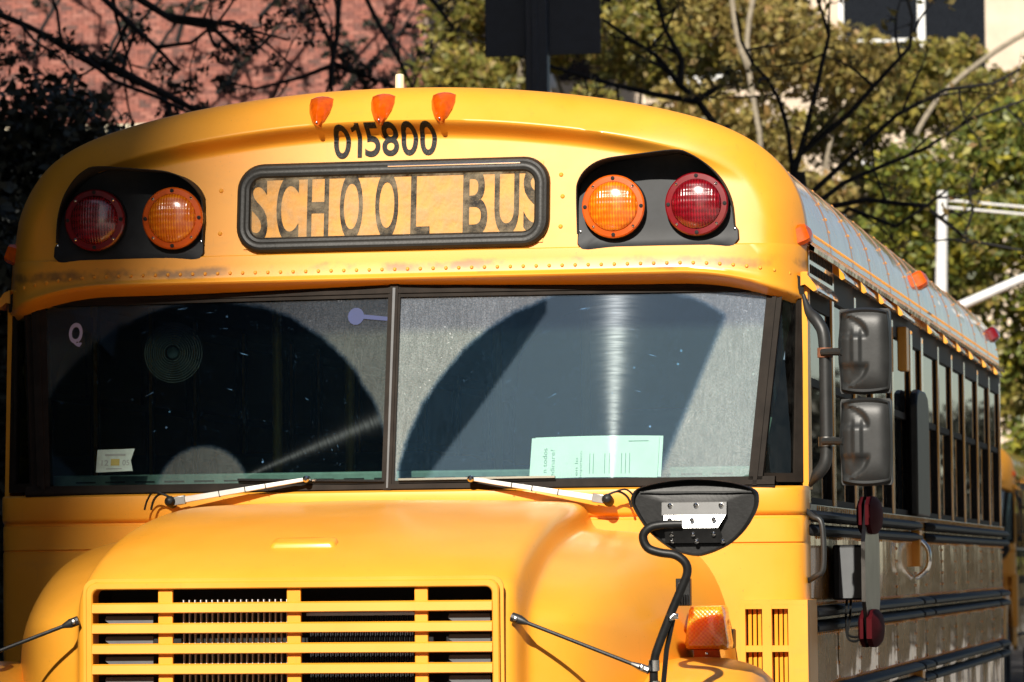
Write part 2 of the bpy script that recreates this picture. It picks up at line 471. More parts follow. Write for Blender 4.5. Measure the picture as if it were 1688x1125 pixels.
def link(name, me, mat, parent=None, label=None, cat=None, group=None, kind=None, bevel=0.0):
    o = bpy.data.objects.new(name, me)
    COL.objects.link(o)
    if mat is not None and not me.materials:
        me.materials.append(mat)
    if parent is not None: o.parent = parent
    tag(o, label, cat, group, kind)
    if bevel:
        b = o.modifiers.new("bevel", 'BEVEL'); b.width = bevel; b.segments = 2; b.limit_method = 'ANGLE'
        b.angle_limit = math.radians(40)
    return o
def tag(o, label=None, cat=None, group=None, kind=None):
    if label: o["label"] = label
    if cat: o["category"] = cat
    if group: o["group"] = group
    if kind: o["kind"] = kind
def part(name, mb, mat, parent, bevel=0.0, angle=35, **kw):
    return link(name, mb.mesh(name, True, angle), M[mat], parent, bevel=bevel, **kw)
def empty(name, loc=(0, 0, 0), **kw):
    o = bpy.data.objects.new(name, None); COL.objects.link(o); o.location = loc
    o.empty_display_size = 0.3
    tag(o, **kw); return o
def catmull(P, n):
    P = [Vector(p) for p in P]; out = []
    for i in range(len(P) - 1):
        p0, p1, p2, p3 = P[max(i - 1, 0)], P[i], P[i + 1], P[min(i + 2, len(P) - 1)]
        for k in range(n):
            t = k / n
            out.append(0.5 * ((2 * p1) + (p2 - p0) * t + (2 * p0 - 5 * p1 + 4 * p2 - p3) * t * t + (3 * p1 - p0 - 3 * p2 + p3) * t ** 3))
    out.append(P[-1]); return out
def sstep(a, b, x):
    t = min(1, max(0, (x - a) / (b - a))); return t * t * (3 - 2 * t)
def round_rect(x0, x1, z0, z1, r, n=6):
    pts = []
    for cx, cz, a0 in ((x1 - r, z1 - r, 0), (x0 + r, z1 - r, 90), (x0 + r, z0 + r, 180), (x1 - r, z0 + r, 270)):
        for k in range(n + 1):
            a = math.radians(a0 + 90 * k / n)
            pts.append((cx + r * math.cos(a), cz + r * math.sin(a)))
    return pts
_tc = {}
def text_mesh(body, x0, x1, z0, z1, fn, slices=0, bold=0.0, rot=0):
    """flat lettering fitted into the box x0..x1, z0..z1 and laid on the surface fn(x, z)"""
    cu = bpy.data.curves.new("lettering", 'FONT'); cu.body = body; cu.size = 1.0; cu.offset = bold; cu.resolution_u = 6
    ob = bpy.data.objects.new("lettering", cu); COL.objects.link(ob)
    dg = bpy.context.evaluated_depsgraph_get()
    me = bpy.data.meshes.new_from_object(ob.evaluated_get(dg))
    bpy.data.objects.remove(ob); bpy.data.curves.remove(cu)
    bm = bmesh.new(); bm.from_mesh(me)
    if rot:
        bmesh.ops.rotate(bm, verts=bm.verts, cent=(0, 0, 0), matrix=Matrix.Rotation(rot, 3, 'Z'))
    xs = [v.co.x for v in bm.verts]; ys = [v.co.y for v in bm.verts]
    a, b, c_, d = min(xs), max(xs), min(ys), max(ys)
    for v in bm.verts:
        v.co.x = x0 + (v.co.x - a) / (b - a) * (x1 - x0); v.co.y = z0 + (v.co.y - c_) / (d - c_) * (z1 - z0)
    for k in range(1, slices):
        zz = z0 + (z1 - z0) * k / slices
        bmesh.ops.bisect_plane(bm, geom=list(bm.verts) + list(bm.edges) + list(bm.faces), plane_co=(0, zz, 0), plane_no=(0, 1, 0))
    for v in bm.verts:
        x, z = v.co.x, v.co.y
        v.co = (x, fn(x, z), z)
    bm.to_mesh(me); bm.free()
    return me

# ================================================================== THE SCHOOL BUS
bus = empty("school_bus", label="large yellow school bus facing the viewer with SCHOOL BUS over its windshield", cat="school bus", group="school buses")
L_END = 8.15
PILLARS = [0.87, 1.52, 2.09, 2.77, 3.50, 3.95, 4.67, 5.32, 5.97, 6.72, 7.43, 8.10]

def plan(x, depth=0.12, p=3.4):
    q = min(1.0, abs(x) / 1.224)
    return depth * (1 - (1 - q ** p) ** (1 / p))
OUT_HALF = [(1.222, 2.55), (1.214, 2.635), (1.196, 2.708), (1.155, 2.782), (1.085, 2.850), (0.985, 2.905), (0.87, 2.944), (0.72, 2.980), (0.55, 3.009), (0.36, 3.031), (0.18, 3.043), (0, 3.047)]
_h = catmull([(x, 0, z) for x, z in OUT_HALF], 6)
OUTLINE = [(-p.x, p.z) for p in _h[:-1]] + [(p.x, p.z) for p in reversed(_h)]
_oa = np.array(OUTLINE)
_od = np.concatenate([np.linspace(_oa[i], _oa[i + 1], 6, endpoint=False) for i in range(len(_oa) - 1)] + [_oa[-1:], np.linspace((-1.222, 2.55), (-1.224, 2.2), 30), np.linspace((1.222, 2.55), (1.224, 2.2), 30)])
def edge_dist(x, z):
    return float(np.sqrt(((_od - (x, z)) ** 2).sum(1).min()))
def cap_y(x, z):
    d = edge_dist(x, z)
    face = -0.032 - (2.875 - z) * 0.130
    if d < 0.11:
        q = 1 - d / 0.11
        rim = -0.086 + 0.080 * q + 0.035 * q ** 6
        low = face + 0.105 * (1 - d / 0.11) ** 2
        w = sstep(2.73, 2.90, z)
        v = rim * w + low * (1 - w)
    elif d < 0.175:
        t = sstep(0.106, 0.158, d); v = -0.086 * (1 - t) + face * t
        w = sstep(2.73, 2.90, z); v = v * w + face * (1 - w)
    else:
        v = face
    return plan(x) + v

# ---- roof cap (moulded front end above the windshield)
mb = MB()
N_O = len(OUTLINE)
rs = [[(x, 0.175, z) for x, z in OUTLINE], [(x, 0.13 + 0.0 * plan(x), z) for x, z in OUTLINE]]
TS = [0, .004, .010, .02] + [.03 + .009 * k for k in range(46)] + [.47, .53, .6, .68, .76, .84, .92, 1.0]
arc = [0.0]
for i in range(1, N_O):
    arc.append(arc[-1] + math.hypot(OUTLINE[i][0] - OUTLINE[i - 1][0], OUTLINE[i][1] - OUTLINE[i - 1][1]))
for t in TS:
    ring = []
    for i, (x, z) in enumerate(OUTLINE):
        tx = -1.2 + 2.4 * (i / (N_O - 1)); tz = 2.548
        # first go straight inwards, then towards the lower edge
        px_, pz_ = x + (tx - x) * t, z + (tz - z) * t
        ring.append((px_, cap_y(px_, pz_), pz_))
    rs.append(ring)
mb.rings(rs, closed=False)
cap_obj = part("roof_cap", mb, 'yellow', bus, angle=60)
from mathutils.bvhtree import BVHTree
_bvh = BVHTree.FromPolygons([Vector(v) for v in mb.v], mb.f)
def cap_s(x, z):
    h = _bvh.ray_cast(Vector((x, -2, z)), Vector((0, 1, 0)))
    return h[0].y if h[0] is not None else 0.1

# ---- visor lip under the cap with its row of rivets
XS = [-1.222 + 2.444 * i / 96 for i in range(97)]
def lip_path(x):
    e = sstep(1.0, 1.222, abs(x))
    xx = max(-1.2185, min(1.2185, x))
    return cap_y(xx, 2.5495) - 0.002, e
mb = MB(); rings_ = []
PROF = [(0.000, 2.5482, 0), (-0.006, 2.545, 0), (-0.009, 2.520, .2), (-0.012, 2.484, .6), (-0.014, 2.478, .9), (-0.024, 2.474, 1), (-0.027, 2.468, 1), (-0.023, 2.462, 1), (-0.006, 2.456, 1), (0.05, 2.437, 1), (0.11, 2.436, 1), (0.11, 2.50, .8)]
for x in XS:
    y, e = lip_path(x)
    t = max(0, (abs(x) - 0.86) / 0.362)
    drop = 0.075 * t * t
    rings_.append([(x + (0.006 if x > 0 else -0.006) * e * (1 if o < -0.01 else 0), y + o * (1 - 0.6 * e), z - drop * k) for o, z, k in PROF])
mb.rings(rings_, cap0=True, cap1=True)
visor = part("visor", mb, 'yellow_grimy', bus, angle=50)
mb = MB()
for i in range(62):
    x = -1.18 + 2.36 * i / 61
    y, e = lip_path(x); t = max(0, (abs(x) - 0.86) / 0.362)
    mb.lathe([(0.0058, 0), (0.0052, 0.0025), (0.003, 0.0045)], (x, y - 0.0113 * (1 - 0.6 * e), 2.494 - 0.075 * t * t * .55), (0.35 * x * e, -1, 0.05), 7)
part("rivet", mb, 'yellow', visor, kind="stuff")
mb = MB()
for x, z in ((-0.52, 2.745), (-0.52, 2.615), (0.515, 2.765), (0.515, 2.61), (0.52, 2.70)):
    mb.lathe([(0.007, 0), (0.006, 0.003), (0.003, 0.005)], (x, cap_y(x, z), z), n=8)
part("rivet", mb, 'yellow', bus, kind="stuff")

# ---- number on the cap
xs0 = [-0.175, -0.116, -0.079, -0.027, 0.031, 0.088]; xw = [0.052, 0.027, 0.046, 0.051, 0.051, 0.051]
for i, ch in enumerate("015800"):
    x0 = xs0[i]
    zt = 2.934 + 0.004 * (1 - ((x0 - .0) / .17) ** 2) - 0.004
    if ch == "1":
        mb = MB(); Z0 = zt - 0.098
        for (a, b, c, d) in ((.55, 1.0, 0, 1), ):
            for k in range(14):
                za, zb_ = Z0 + .098 * k / 14, Z0 + .098 * (k + 1) / 14
                xa, xb = x0 + xw[i] * .52, x0 + xw[i]
                mb.add([(x, cap_s(x, z) - 0.003, z) for x, z in ((xa, za), (xb, za), (xb, zb_), (xa, zb_))], [(0, 1, 2, 3)])
        mb.add([(x, cap_s(x, z) - 0.003, z) for x, z in ((x0, zt - .024), (x0 + xw[i] * .52, zt - .018), (x0 + xw[i] * .52, zt - .004), (x0 + xw[i] * .3, zt - .010), (x0, zt - .013))], [(0, 1, 2, 3, 4)])
        link("digit", mb.mesh("digit", False), M['letter'], bus)
        continue
    me = text_mesh(ch, x0, x0 + xw[i], zt - 0.098, zt, lambda x, z: cap_s(x, z) - 0.003, slices=14, bold=0.016)
    link("digit", me, M['letter'], bus)

# ---- SCHOOL BUS sign: board, letters, glass, rubber gasket
def off(o): return lambda x, z: cap_y(x, z) - o
mb = MB()
gr = [[(-0.455 + 0.91 * i / 12, cap_y(-0.455 + 0.91 * i / 12, z) - 0.004, z) for i in range(13)] for z in (2.565, 2.62, 2.68, 2.74, 2.81)]
mb.rings(gr, closed=False)
board = part("sign_board", mb, 'board', bus)
LET = [("S", -.447, .066), ("C", -.354, .068), ("H", -.260, .066), ("O", -.160, .070), ("O", -.052, .070), ("L", .056, .058), ("B", .214, .074), ("U", .309, .074), ("S", .396, .072)]
for ch, x0, w in LET:
    zt = 2.791 + x0 * 0.010; zb = 2.586 + x0 * 0.012
    link("letter", text_mesh(ch, x0, x0 + w, zb, zt, off(0.0065), slices=8, bold=0.014), M['letter'], board)
mb = MB()
RR = round_rect(-0.450, 0.450, 2.578, 2.797, 0.055, 6)
gx = [(x, cap_y(x, z) - 0.015, z) for x, z in RR]
mb.add(gx, [tuple(range(len(gx)))])
part("sign_glass", mb, 'signglass', bus)
mb = MB()
cx_, cz_ = 0.0, 2.6875
prof = [(-0.002, -0.020), (0.014, -0.020), (0.021, -0.014), (0.023, -0.006), (0.0215, -0.002), (0.0215, 0.004), (0.023, 0.010), (0.021, 0.017), (0.013, 0.024), (-0.002, 0.026)]
RRm = round_rect(-0.450, 0.450, 2.578, 2.797, 0.055, 8)
rings_ = []
for o_, s_ in prof:
    ring = []
    for x, z in round_rect(-0.450 - s_, 0.450 + s_, 2.578 - s_, 2.797 + s_, 0.055 + s_, 8):
        ring.append((x, cap_y(x, z) - o_, z))
    rings_.append(ring)
mb.rings(rings_)
gasket = part("sign_gasket", mb, 'rubber', bus, angle=25)
mb = MB()
pts = [(-0.012 + 0.40 * i / 10, cap_y(-0.012 + 0.40 * i / 10, 2.803) - 0.0225, 2.8035) for i in range(11)]
mb.tube(pts, 0.0035, 6)
part("gasket_insert", mb, 'chrome', gasket)

# ---- warning lamps
def warning_panel(s):
    half = [(0.567, 2.585), (0.566, 2.70), (0.575, 2.738), (0.604, 2.772), (0.655, 2.797), (0.74, 2.808), (0.868, 2.818), (0.915, 2.806), (0.962, 2.774), (1.000, 2.728), (1.024, 2.67), (1.032, 2.60), (1.041, 2.588), (1.043, 2.560), (1.03, 2.542), (1.010, 2.536), (0.597, 2.532), (0.576, 2.540), (0.566, 2.556)]
    pts = [(s * x, z) for x, z in half]
    f = lambda x, z: cap_y(x, z) - 0.006
    mb = MB()
    cz = 2.66; cx = s * 0.80
    rings_ = []
    for k, o_ in ((1.0, -0.03), (1.0, 0.002), (0.985, 0.006), (0.9, 0.006), (0.75, 0.006), (0.5, 0.006), (0.25, 0.006), (0.02, 0.006)):
        rings_.append([(cx + (x - cx) * k, cap_y(cx + (x - cx) * k, cz + (z - cz) * k) - o_ - (0.006 * max(0, 1 - abs(cz + (z - cz) * k - 2.553) / 0.016) if k < 1 else 0), cz + (z - cz) * k) for x, z in pts])
    mb.rings(rings_, cap1=True)
    panel = part("lamp_panel", mb, 'panel_black', bus, angle=30)
    # hood round the top and sides, deepest over the lamps
    hood = [p for p in pts[0:12]]
    H = catmull([(x, 0, z) for x, z in hood], 4)
    a = []; n_ = len(H)
    outer, inner = [], []
    for i, p in enumerate(H):
        t = i / (n_ - 1)
        dep = 0.105 * min(1, sstep(-0.05, .45, t)) * min(1, sstep(-0.05, .40, 1 - t))
        dep = 0.012 + dep
        yb = cap_y(p.x, p.z) - 0.004
        qx = cx + (p.x - cx) * 0.985; qz = cz + (p.z - cz) * 0.985
        outer.append(((p.x, yb + 0.02, p.z), (p.x, yb - dep, p.z)))
        inner.append(((qx, yb - dep, qz), (qx, yb + 0.0, qz)))
    mb = MB()
    mb.rings([[o[0] for o in outer], [o[1] for o in outer], [i_[0] for i_ in inner], [i_[1] for i_ in inner]], closed=False)
    part("lamp_hood", mb, 'hood_black', panel, angle=50)
    for x, z, kind in ((0.668, 2.662, 'amber'), (0.913, 2.664, 'red')):
        x *= s
        yb = cap_y(x, z) - 0.004
        lamp = MB().lathe([(0.094, -0.02), (0.094, 0.028), (0.088, 0.034)], (x, yb, z), n=40)
        lo = part("warning_lamp", lamp, 'plastic', bus, label=("amber" if kind == 'amber' else "red") + " round warning lamp")
        fl = MB().lathe([(0.093, 0.020), (0.093, 0.038), (0.089, 0.042), (0.074, 0.043), (0.073, 0.036)], (x, yb, z), n=40)
        part("lamp_flange", fl, kind + '_ring', lo)
        pr = [(0.074, 0.040)] + [(0.0735 * math.cos(a_), 0.041 + 0.026 * math.sin(a_)) for a_ in [math.radians(d) for d in range(4, 90, 9)]] + [(0.0005, 0.0672)]
        part("lamp_lens", MB().lathe(pr, (x, yb, z), n=48), kind, lo, angle=80)
        for k in range(8):
            a_ = math.radians(45 * k)
            c = (x + 0.083 * math.cos(a_), yb - 0.041, z + 0.083 * math.sin(a_))
            if k % 2:
                part("screw", MB().lathe([(0.0048, 0), (0.0042, 0.004), (0.002, 0.006)], c, n=10), 'chrome', lo)
            else:
                part("clip", MB().lathe([(0.0062, 0), (0.0058, 0.004), (0.002, 0.005)], c, n=8), 'hood_black', lo)
    # small fixing screws at the lower corners of the panel
    for x in (0.576, 1.030):
        part("screw", MB().lathe([(0.004, 0), (0.0035, 0.004), (0.001, 0.005)], (s * x, cap_y(s * x, 2.592) - 0.006, 2.592), n=8), 'chrome', panel)
warning_panel(1); warning_panel(-1)

# ---- three clearance markers along the top edge
for x0 in (-0.2115, -0.022, 0.162):
    zt = 3.016 - (x0 / 1.1) ** 2 * 0.05; zb = zt - 0.092
    shape = [(-0.034, 0.0), (-0.0355, -0.02), (-0.031, -0.045), (-0.019, -0.074), (-0.006, -0.091), (0.0, -0.093), (0.006, -0.091), (0.019, -0.074), (0.031, -0.045), (0.0355, -0.02), (0.034, 0.0), (0.018, 0.006), (0.0, 0.008), (-0.018, 0.006)]
    zc = -0.030
    yt = cap_s(x0, zt - .005); yb = cap_s(x0, zb + .004)
    rings_ = []
    for k, o_ in ((1.0, -0.012), (1.0, 0.008), (0.90, 0.015), (0.60, 0.028), (0.25, 0.040), (0.02, 0.044)):
        ring = []
        for sx, sz in shape:
            x = x0 + sx * k; dz = zc + (sz - zc) * k; z = zt + dz
            y = min(cap_s(x, min(z, zt - .001)), yt + .004) - o_ * (1 - .35 * max(0, -dz - .03) / .06)
            y -= 0.007 * (1 - abs(sx) / 0.036) * (1 if 0.1 < k < 1 else 0)
            ring.append((x, y, z))
        rings_.append(ring)
    mk = part("marker_light", MB().rings(rings_, cap1=True), 'marker', bus, angle=28)
    zz = zb + 0.014
    part("screw", MB().lathe([(0.0035, 0), (0.003, 0.010), (0.001, 0.011)], (x0, cap_s(x0, zz) - 0.012, zz), n=8), 'chrome', mk)

def side_marker(p, s, mat, size=0.03, tilt=0.35):
    rings_ = []
    c = Vector(p); nrm = Vector((s * math.cos(tilt), 0, math.sin(tilt))); t1 = Vector((0, 1, 0)); t2 = nrm.cross(t1)
    for k, h in ((1.0, -0.01), (1.0, 0.020), (0.85, 0.034), (0.35, 0.042), (0.02, 0.043)):
        rings_.append([tuple(c + nrm * h + t1 * (a * size * 1.35 * k) + t2 * (b * size * k)) for a, b in ((-1, -.7), (-.7, -1), (.7, -1), (1, -.7), (1, .7), (.7, 1), (-.7, 1), (-1, .7))])
    return part("side_marker", MB().rings(rings_, cap1=True), mat, bus, angle=30)
side_marker((1.198, 0.10, 2.575), 1, 'marker'); side_marker((-1.198, 0.10, 2.575), -1, 'marker')
for s in (1, -1):
    side_marker((s * 1.180, 4.15, 2.715), s, 'marker', 0.034, 0.5)
    side_marker((s * 1.178, 8.06, 2.715), s, 'marker_red', 0.034, 0.5)
part("antenna", MB().lathe([(0.018, 0), (0.016, 0.012), (0.0145, 0.03), (0.0138, 0.068), (0.012, 0.073), (0.004, 0.075)], (-0.028, 0.22, 3.038), (0, 0, 1), 20), 'cream', bus)

# ---- roof shell, cross seams
def shell(x, z, k): return (x * k, 0, 2.55 + (z - 2.55) * k)
mb = MB(); rings_ = []
for y in [0.16] + [p + 0.0 for p in PILLARS] + [L_END]:
    rings_.append([(x * 0.993, y, z - 0.012) for x, z in OUTLINE])
mb.rings(rings_, closed=False)
roof = part("roof", mb, 'yellow_side', bus, angle=60)
for i, y in enumerate([0.175] + PILLARS[:-1]):
    if i == 0: continue
    mb = MB()
    a = [(x * 0.9931, y - 0.030, z - 0.0119) for x, z in OUTLINE]; b = [(x * 0.9943, y - 0.024, z - 0.0106) for x, z in OUTLINE]
    c = [(x * 0.9943, y + 0.016, z - 0.0106) for x, z in OUTLINE]; d = [(x * 0.9931, y + 0.018, z - 0.0119) for x, z in OUTLINE]
    mb.rings([a, b, c, d], closed=False)
    part("roof_seam", mb, 'yellow_side', roof)
mb = MB()
def roof_rivet(s, y, z):
    i = min(range(N_O), key=lambda k: abs(OUTLINE[k][1] - z) + (9 if OUTLINE[k][0] * s < 0 else 0))
    x0, z0 = OUTLINE[i]; nx, nz = (x0, (z0 - 2.45) * 1.0); l = math.hypot(nx, nz)
    mb.lathe([(0.0048, 0), (0.0042, 0.002), (0.002, 0.0032)], (x0 * 0.9935, y, z - 0.011), (nx / l, 0, nz / l), 6)
for s in (1, -1):
    y = 0.22
    while y < L_END - .05:
        for z in (2.585, 2.612):
            if s > 0 or int(y * 30) % 3 == 0:
                roof_rivet(s, y, z)
        y += 0.036
    for yy in PILLARS:
        for z in (2.66, 2.70, 2.75, 2.80, 2.85, 2.90, 2.95):
            roof_rivet(s, yy - 0.01, z); roof_rivet(s, yy + 0.012, z)
part("rivet", mb, 'yellow_side', roof, kind="stuff")

# ---- sides
for s in (1, -1):
    X = lambda v: s * v
    # eave strip above the windows and a hooked header over every window
    mb = MB()
    part("window_head", MB().bx(X(1.195), X(1.2115), 0.17, L_END - .01, 2.43, 2.515), 'interior', bus)
    prof = [(1.19, 2.517), (1.213, 2.517), (1.216, 2.545), (1.236, 2.535), (1.238, 2.548), (1.218, 2.565), (1.21, 2.58)]
    mb.rings([[(X(x), y, z) for x, z in prof] for y in (0.17, 2, 4, 6, L_END)], closed=False)
    part("gutter", mb, 'yellow_side', bus)
    ys = [0.03] + PILLARS
    for i in range(len(ys) - 1):
        y0, y1 = ys[i], ys[i + 1]
        if abs(y0 - 3.50) < .01: continue
        if i == 0:
            y0, y1, dz = 0.04, 0.80, -0.085
        else:
            y0, y1, dz = y0 - 0.06, y1 - 0.09, 0.0
        pr = [(1.210, 2.552), (1.228, 2.545), (1.252, 2.512), (1.256, 2.498), (1.246, 2.494), (1.222, 2.515), (1.210, 2.512)]
        mb = MB(); mb.prism([(X(1.21 + (x - 1.21) * 1.04), y0, z + dz) for x, z in pr], [(X(1.21 + (x - 1.21) * .60), y1, z + dz + (2.552 - z) * .2) for x, z in pr])
        part("window_header", mb, 'yellow_side', bus)
    # louvred panel behind the cap, with its two rows of slots
    mb = MB(); mb.bx(X(1.205), X(1.219), 0.17, 0.84, 2.43, 2.56)
    part("corner_panel", mb, 'yellow_side', bus)
    if s > 0:
        mb = MB()
        for k in range(15):
            for z in (2.475, 2.515):
                mb.bx(1.217, 1.2215, 0.21 + k * 0.04, 0.222 + k * 0.04, z, z + 0.026)
        part("slot", mb, 'hood_black', bus, kind="stuff")
    # pillars between windows
    for y in PILLARS:
        w = 0.062 if abs(y - 3.50) > .01 and abs(y - 3.95) > .01 else 0.09
        part("window_pillar", MB().bx(X(1.190), X(1.2125), y - w / 2, y + w / 2, 1.785, 2.49), 'yellow_side', bus, bevel=0.006)
    part("window_pillar", MB().bx(X(1.19), X(1.2125), 0.13, 0.21, 1.785, 2.43), 'yellow_side', bus, bevel=0.006)
    # windows: frame with a raised sash, two panes each
    ys = [0.17] + PILLARS
    for i in range(len(ys) - 1):
        y0, y1 = ys[i] + 0.03, ys[i + 1] - 0.03
        top = 2.43 if i == 0 else 2.51
        fr = MB(); t = 0.022; x0, x1 = X(1.186), X(1.206)
        fr.bx(x0, x1, y0, y1, 1.787, 1.787 + t); fr.bx(x0, x1, y0, y1, top - 0.05, top)
        fr.bx(x0, x1, y0, y0 + t, 1.787 + t, top - .05); fr.bx(x0, x1, y1 - t, y1, 1.787 + t, top - .05)
        zm = 2.145
        fr.bx(X(1.184), X(1.203), y0 + t, y1 - t, zm, zm + 0.024)
        w = part("window", fr, 'trim', bus)
        part("pane", MB().bx(X(1.197), X(1.200), y0 + t, y1 - t, zm + .024, top - 0.05), 'glass', w)
        part("pane", MB().bx(X(1.189), X(1.192), y0 + t, y1 - t, 1.787 + t, zm), 'glass', w)
    # body panels below the belt, one sheet per bay
    for i in range(len(ys) - 1):
        y0, y1 = ys[i] - (0.05 if i == 0 else 0), ys[i + 1]
        for z0, z1 in ((1.478, 1.705), (1.236, 1.415), (0.70, 1.215)):
            j = rng.uniform(-0.0015, 0.0015, 4)
            x = 1.214
            mb = MB()
            yy = np.linspace(y0 + .002, y1 - .002, 5)
            bow = [0, .003, .004, .003, 0]
            a = [(X(x + bow[k] + j[0]), yy[k], z1) for k in range(5)]; b = [(X(x + bow[k] * .6 + j[1]), yy[k], z0) for k in range(5)]
            mid = [(X(x + bow[k] * 1.5 + j[2]), yy[k], (z0 + z1) / 2) for k in range(5)]
            mb.rings([a, mid, b], closed=False)
            part("side_panel", mb, 'yellow_side', bus, angle=80)
    part("side_wall", MB().bx(X(1.17), X(1.208), 0.12, L_END, 0.70, 1.784), 'yellow_side', bus)
    # belt strip under the windows and black rub rails, broken at the emergency door
    part("belt", MB().bx(X(1.208), X(1.220), 0.13, L_END, 1.769, 1.787), 'steel', bus)
    segs = [(0.02, 3.46), (3.50, 3.93), (3.97, 7.45), (7.50, L_END - .03)]
    for k, z in enumerate((1.752, 1.709, 1.467, 1.423, 1.226, 1.178, 0.86)):
        for a, b in segs:
            if k < 2 and a > 3.4 and b < 4: continue
            if k < 2 and abs(a - 7.5) < .01: continue
            bb = b if not (k < 2 and abs(a - 3.97) < .01) else L_END - .03
            pr = [(1.212, z + 0.020), (1.238, z + 0.013), (1.250, z + 0.004), (1.250, z - 0.006), (1.238, z - 0.013), (1.212, z - 0.016)]
            ch = 0.03
            ra = [(X(1.212), a - .001, q[1]) for q in pr]
            rings_ = [[(X(1.212 + (q[0] - 1.212) * k2), yv, q[1]) for q in pr] for yv, k2 in ((a, 0.05), (a + ch, 1.0), (bb - 0.01, 1.0), (bb, 0.1))]
            part("rub_rail", MB().rings(rings_, cap0=True, cap1=True), 'rail_black', bus, angle=40)
    mb = MB()
    y = 0.3
    while y < L_END - .04:
        for z in (1.492, 1.690, 1.402, 1.2495):
            mb.lathe([(0.006, 0), (0.005, 0.003), (0.002, 0.005)], (X(1.215), y, z), (s, 0, 0), 5)
        mb.bx(X(1.219), X(1.223), y - .008, y + .008, 1.7695, 1.784)
        y += 0.055
    for yv in PILLARS:
        for z in np.arange(1.26, 1.70, 0.045):
            if 1.40 < z < 1.49: continue
            mb.lathe([(0.006, 0), (0.005, 0.003), (0.002, 0.005)], (X(1.216), yv - 0.012, float(z)), (s, 0, 0), 5)
    part("rivet", mb, 'yellow_side', bus, kind="stuff")
# rear wall
mb = MB(); mb.prism([(x * .993, L_END - .02, z - .012) for x, z in OUTLINE] + [(1.2, L_END - .02, 0.7), (-1.2, L_END - .02, 0.7)][::1], [(x * .993, L_END, z - .012) for x, z in OUTLINE] + [(1.2, L_END, 0.7), (-1.2, L_END, 0.7)])
part("rear_wall", mb, 'yellow_side', bus)

# ---- windshield
TV, TT = math.tan(math.radians(4.1)), math.tan(math.radians(11.3))
def glass_y(x, z): return -0.175 + abs(x) * TV + (z - 1.86) * TT
def pane_outline(s):
    q = [(0.013, 1.866), (0.60, 1.864), (1.020, 1.862), (1.055, 1.872), (1.066, 1.90), (1.118, 2.375), (1.112, 2.398), (1.08, 2.408), (0.90, 2.414), (0.5, 2.418), (0.022, 2.420), (0.015, 2.414)]
    return [(s * x, z) for x, z in q]
for s, nm in ((-1, "windshield_left"), (1, "windshield_right")):
    q = pane_outline(s)
    if s < 0:
        mat = windshield_mat("dusty_glass_shaded", -0.575, 1.832, 0.585, 0.145, None, 0.006, 1.45, 0.17, 0.25)  # shaded copy: dust, haze and reflection cut to darken this pane
    else:
        mat = windshield_mat("dusty_glass_sunlit", 0.655, 1.805, 0.630, 0, ((0.966, 2.30), (0.79, 1.86)), 0.055, 1.75, 0.50, 0.75)
    mb = MB(); mb.prism([(x, glass_y(x, z), z) for x, z in q], [(x, glass_y(x, z) + 0.006, z) for x, z in q])
    link("windshield", mb.mesh("windshield", True, 20), mat, bus, label="dark windshield pane with its dust thinned to look shaded" if s < 0 else "sunlit dusty windshield pane")
# rubber frame of the windshield
def on_glass(x, z, o): return (x, glass_y(x, z) - o, z)
mb = MB()
for z0, z1, o in ((1.835, 1.866, 0.008), (1.842, 1.856, 0.014), (2.412, 2.452, 0.008), (2.424, 2.436, 0.013)):
    xs = [-1.13, -0.6, 0, 0.6, 1.13]
    a = [on_glass(x, z0, o) for x in xs]; b = [on_glass(x, z1, o) for x in xs]
    c = [(x, glass_y(x, z1) + .02, z1) for x in xs]; d = [(x, glass_y(x, z0) + .02, z0) for x in xs]
    mb.rings([a, b, c, d, a], closed=False)
frame = part("windshield_frame", mb, 'trim', bus, angle=25)
mb = MB()
for xa, xb, o in ((-0.0185, 0.0185, 0.010), (-0.012, 0.012, 0.014)):
    mb.prism([on_glass(xa, 1.84, o), on_glass(xb, 1.84, o), (xb, glass_y(0, 1.84) + .02, 1.84), (xa, glass_y(0, 1.84) + .02, 1.84)],
             [on_glass(xa, 2.45, o), on_glass(xb, 2.45, o), (xb, glass_y(0, 2.45) + .02, 2.45), (xa, glass_y(0, 2.45) + .02, 2.45)])
part("centre_post", mb, 'trim', frame, angle=25)
part("trim_strip", MB().prism([on_glass(-.0025, 1.845, .0165), on_glass(.0025, 1.845, .0165), on_glass(.004, 1.845, .012), on_glass(-.004, 1.845, .012)], [on_glass(-.004, 2.44, .0165), on_glass(.004, 2.44, .0165), on_glass(.004, 2.44, .012), on_glass(-.004, 2.44, .012)]), 'steel_paint', frame)
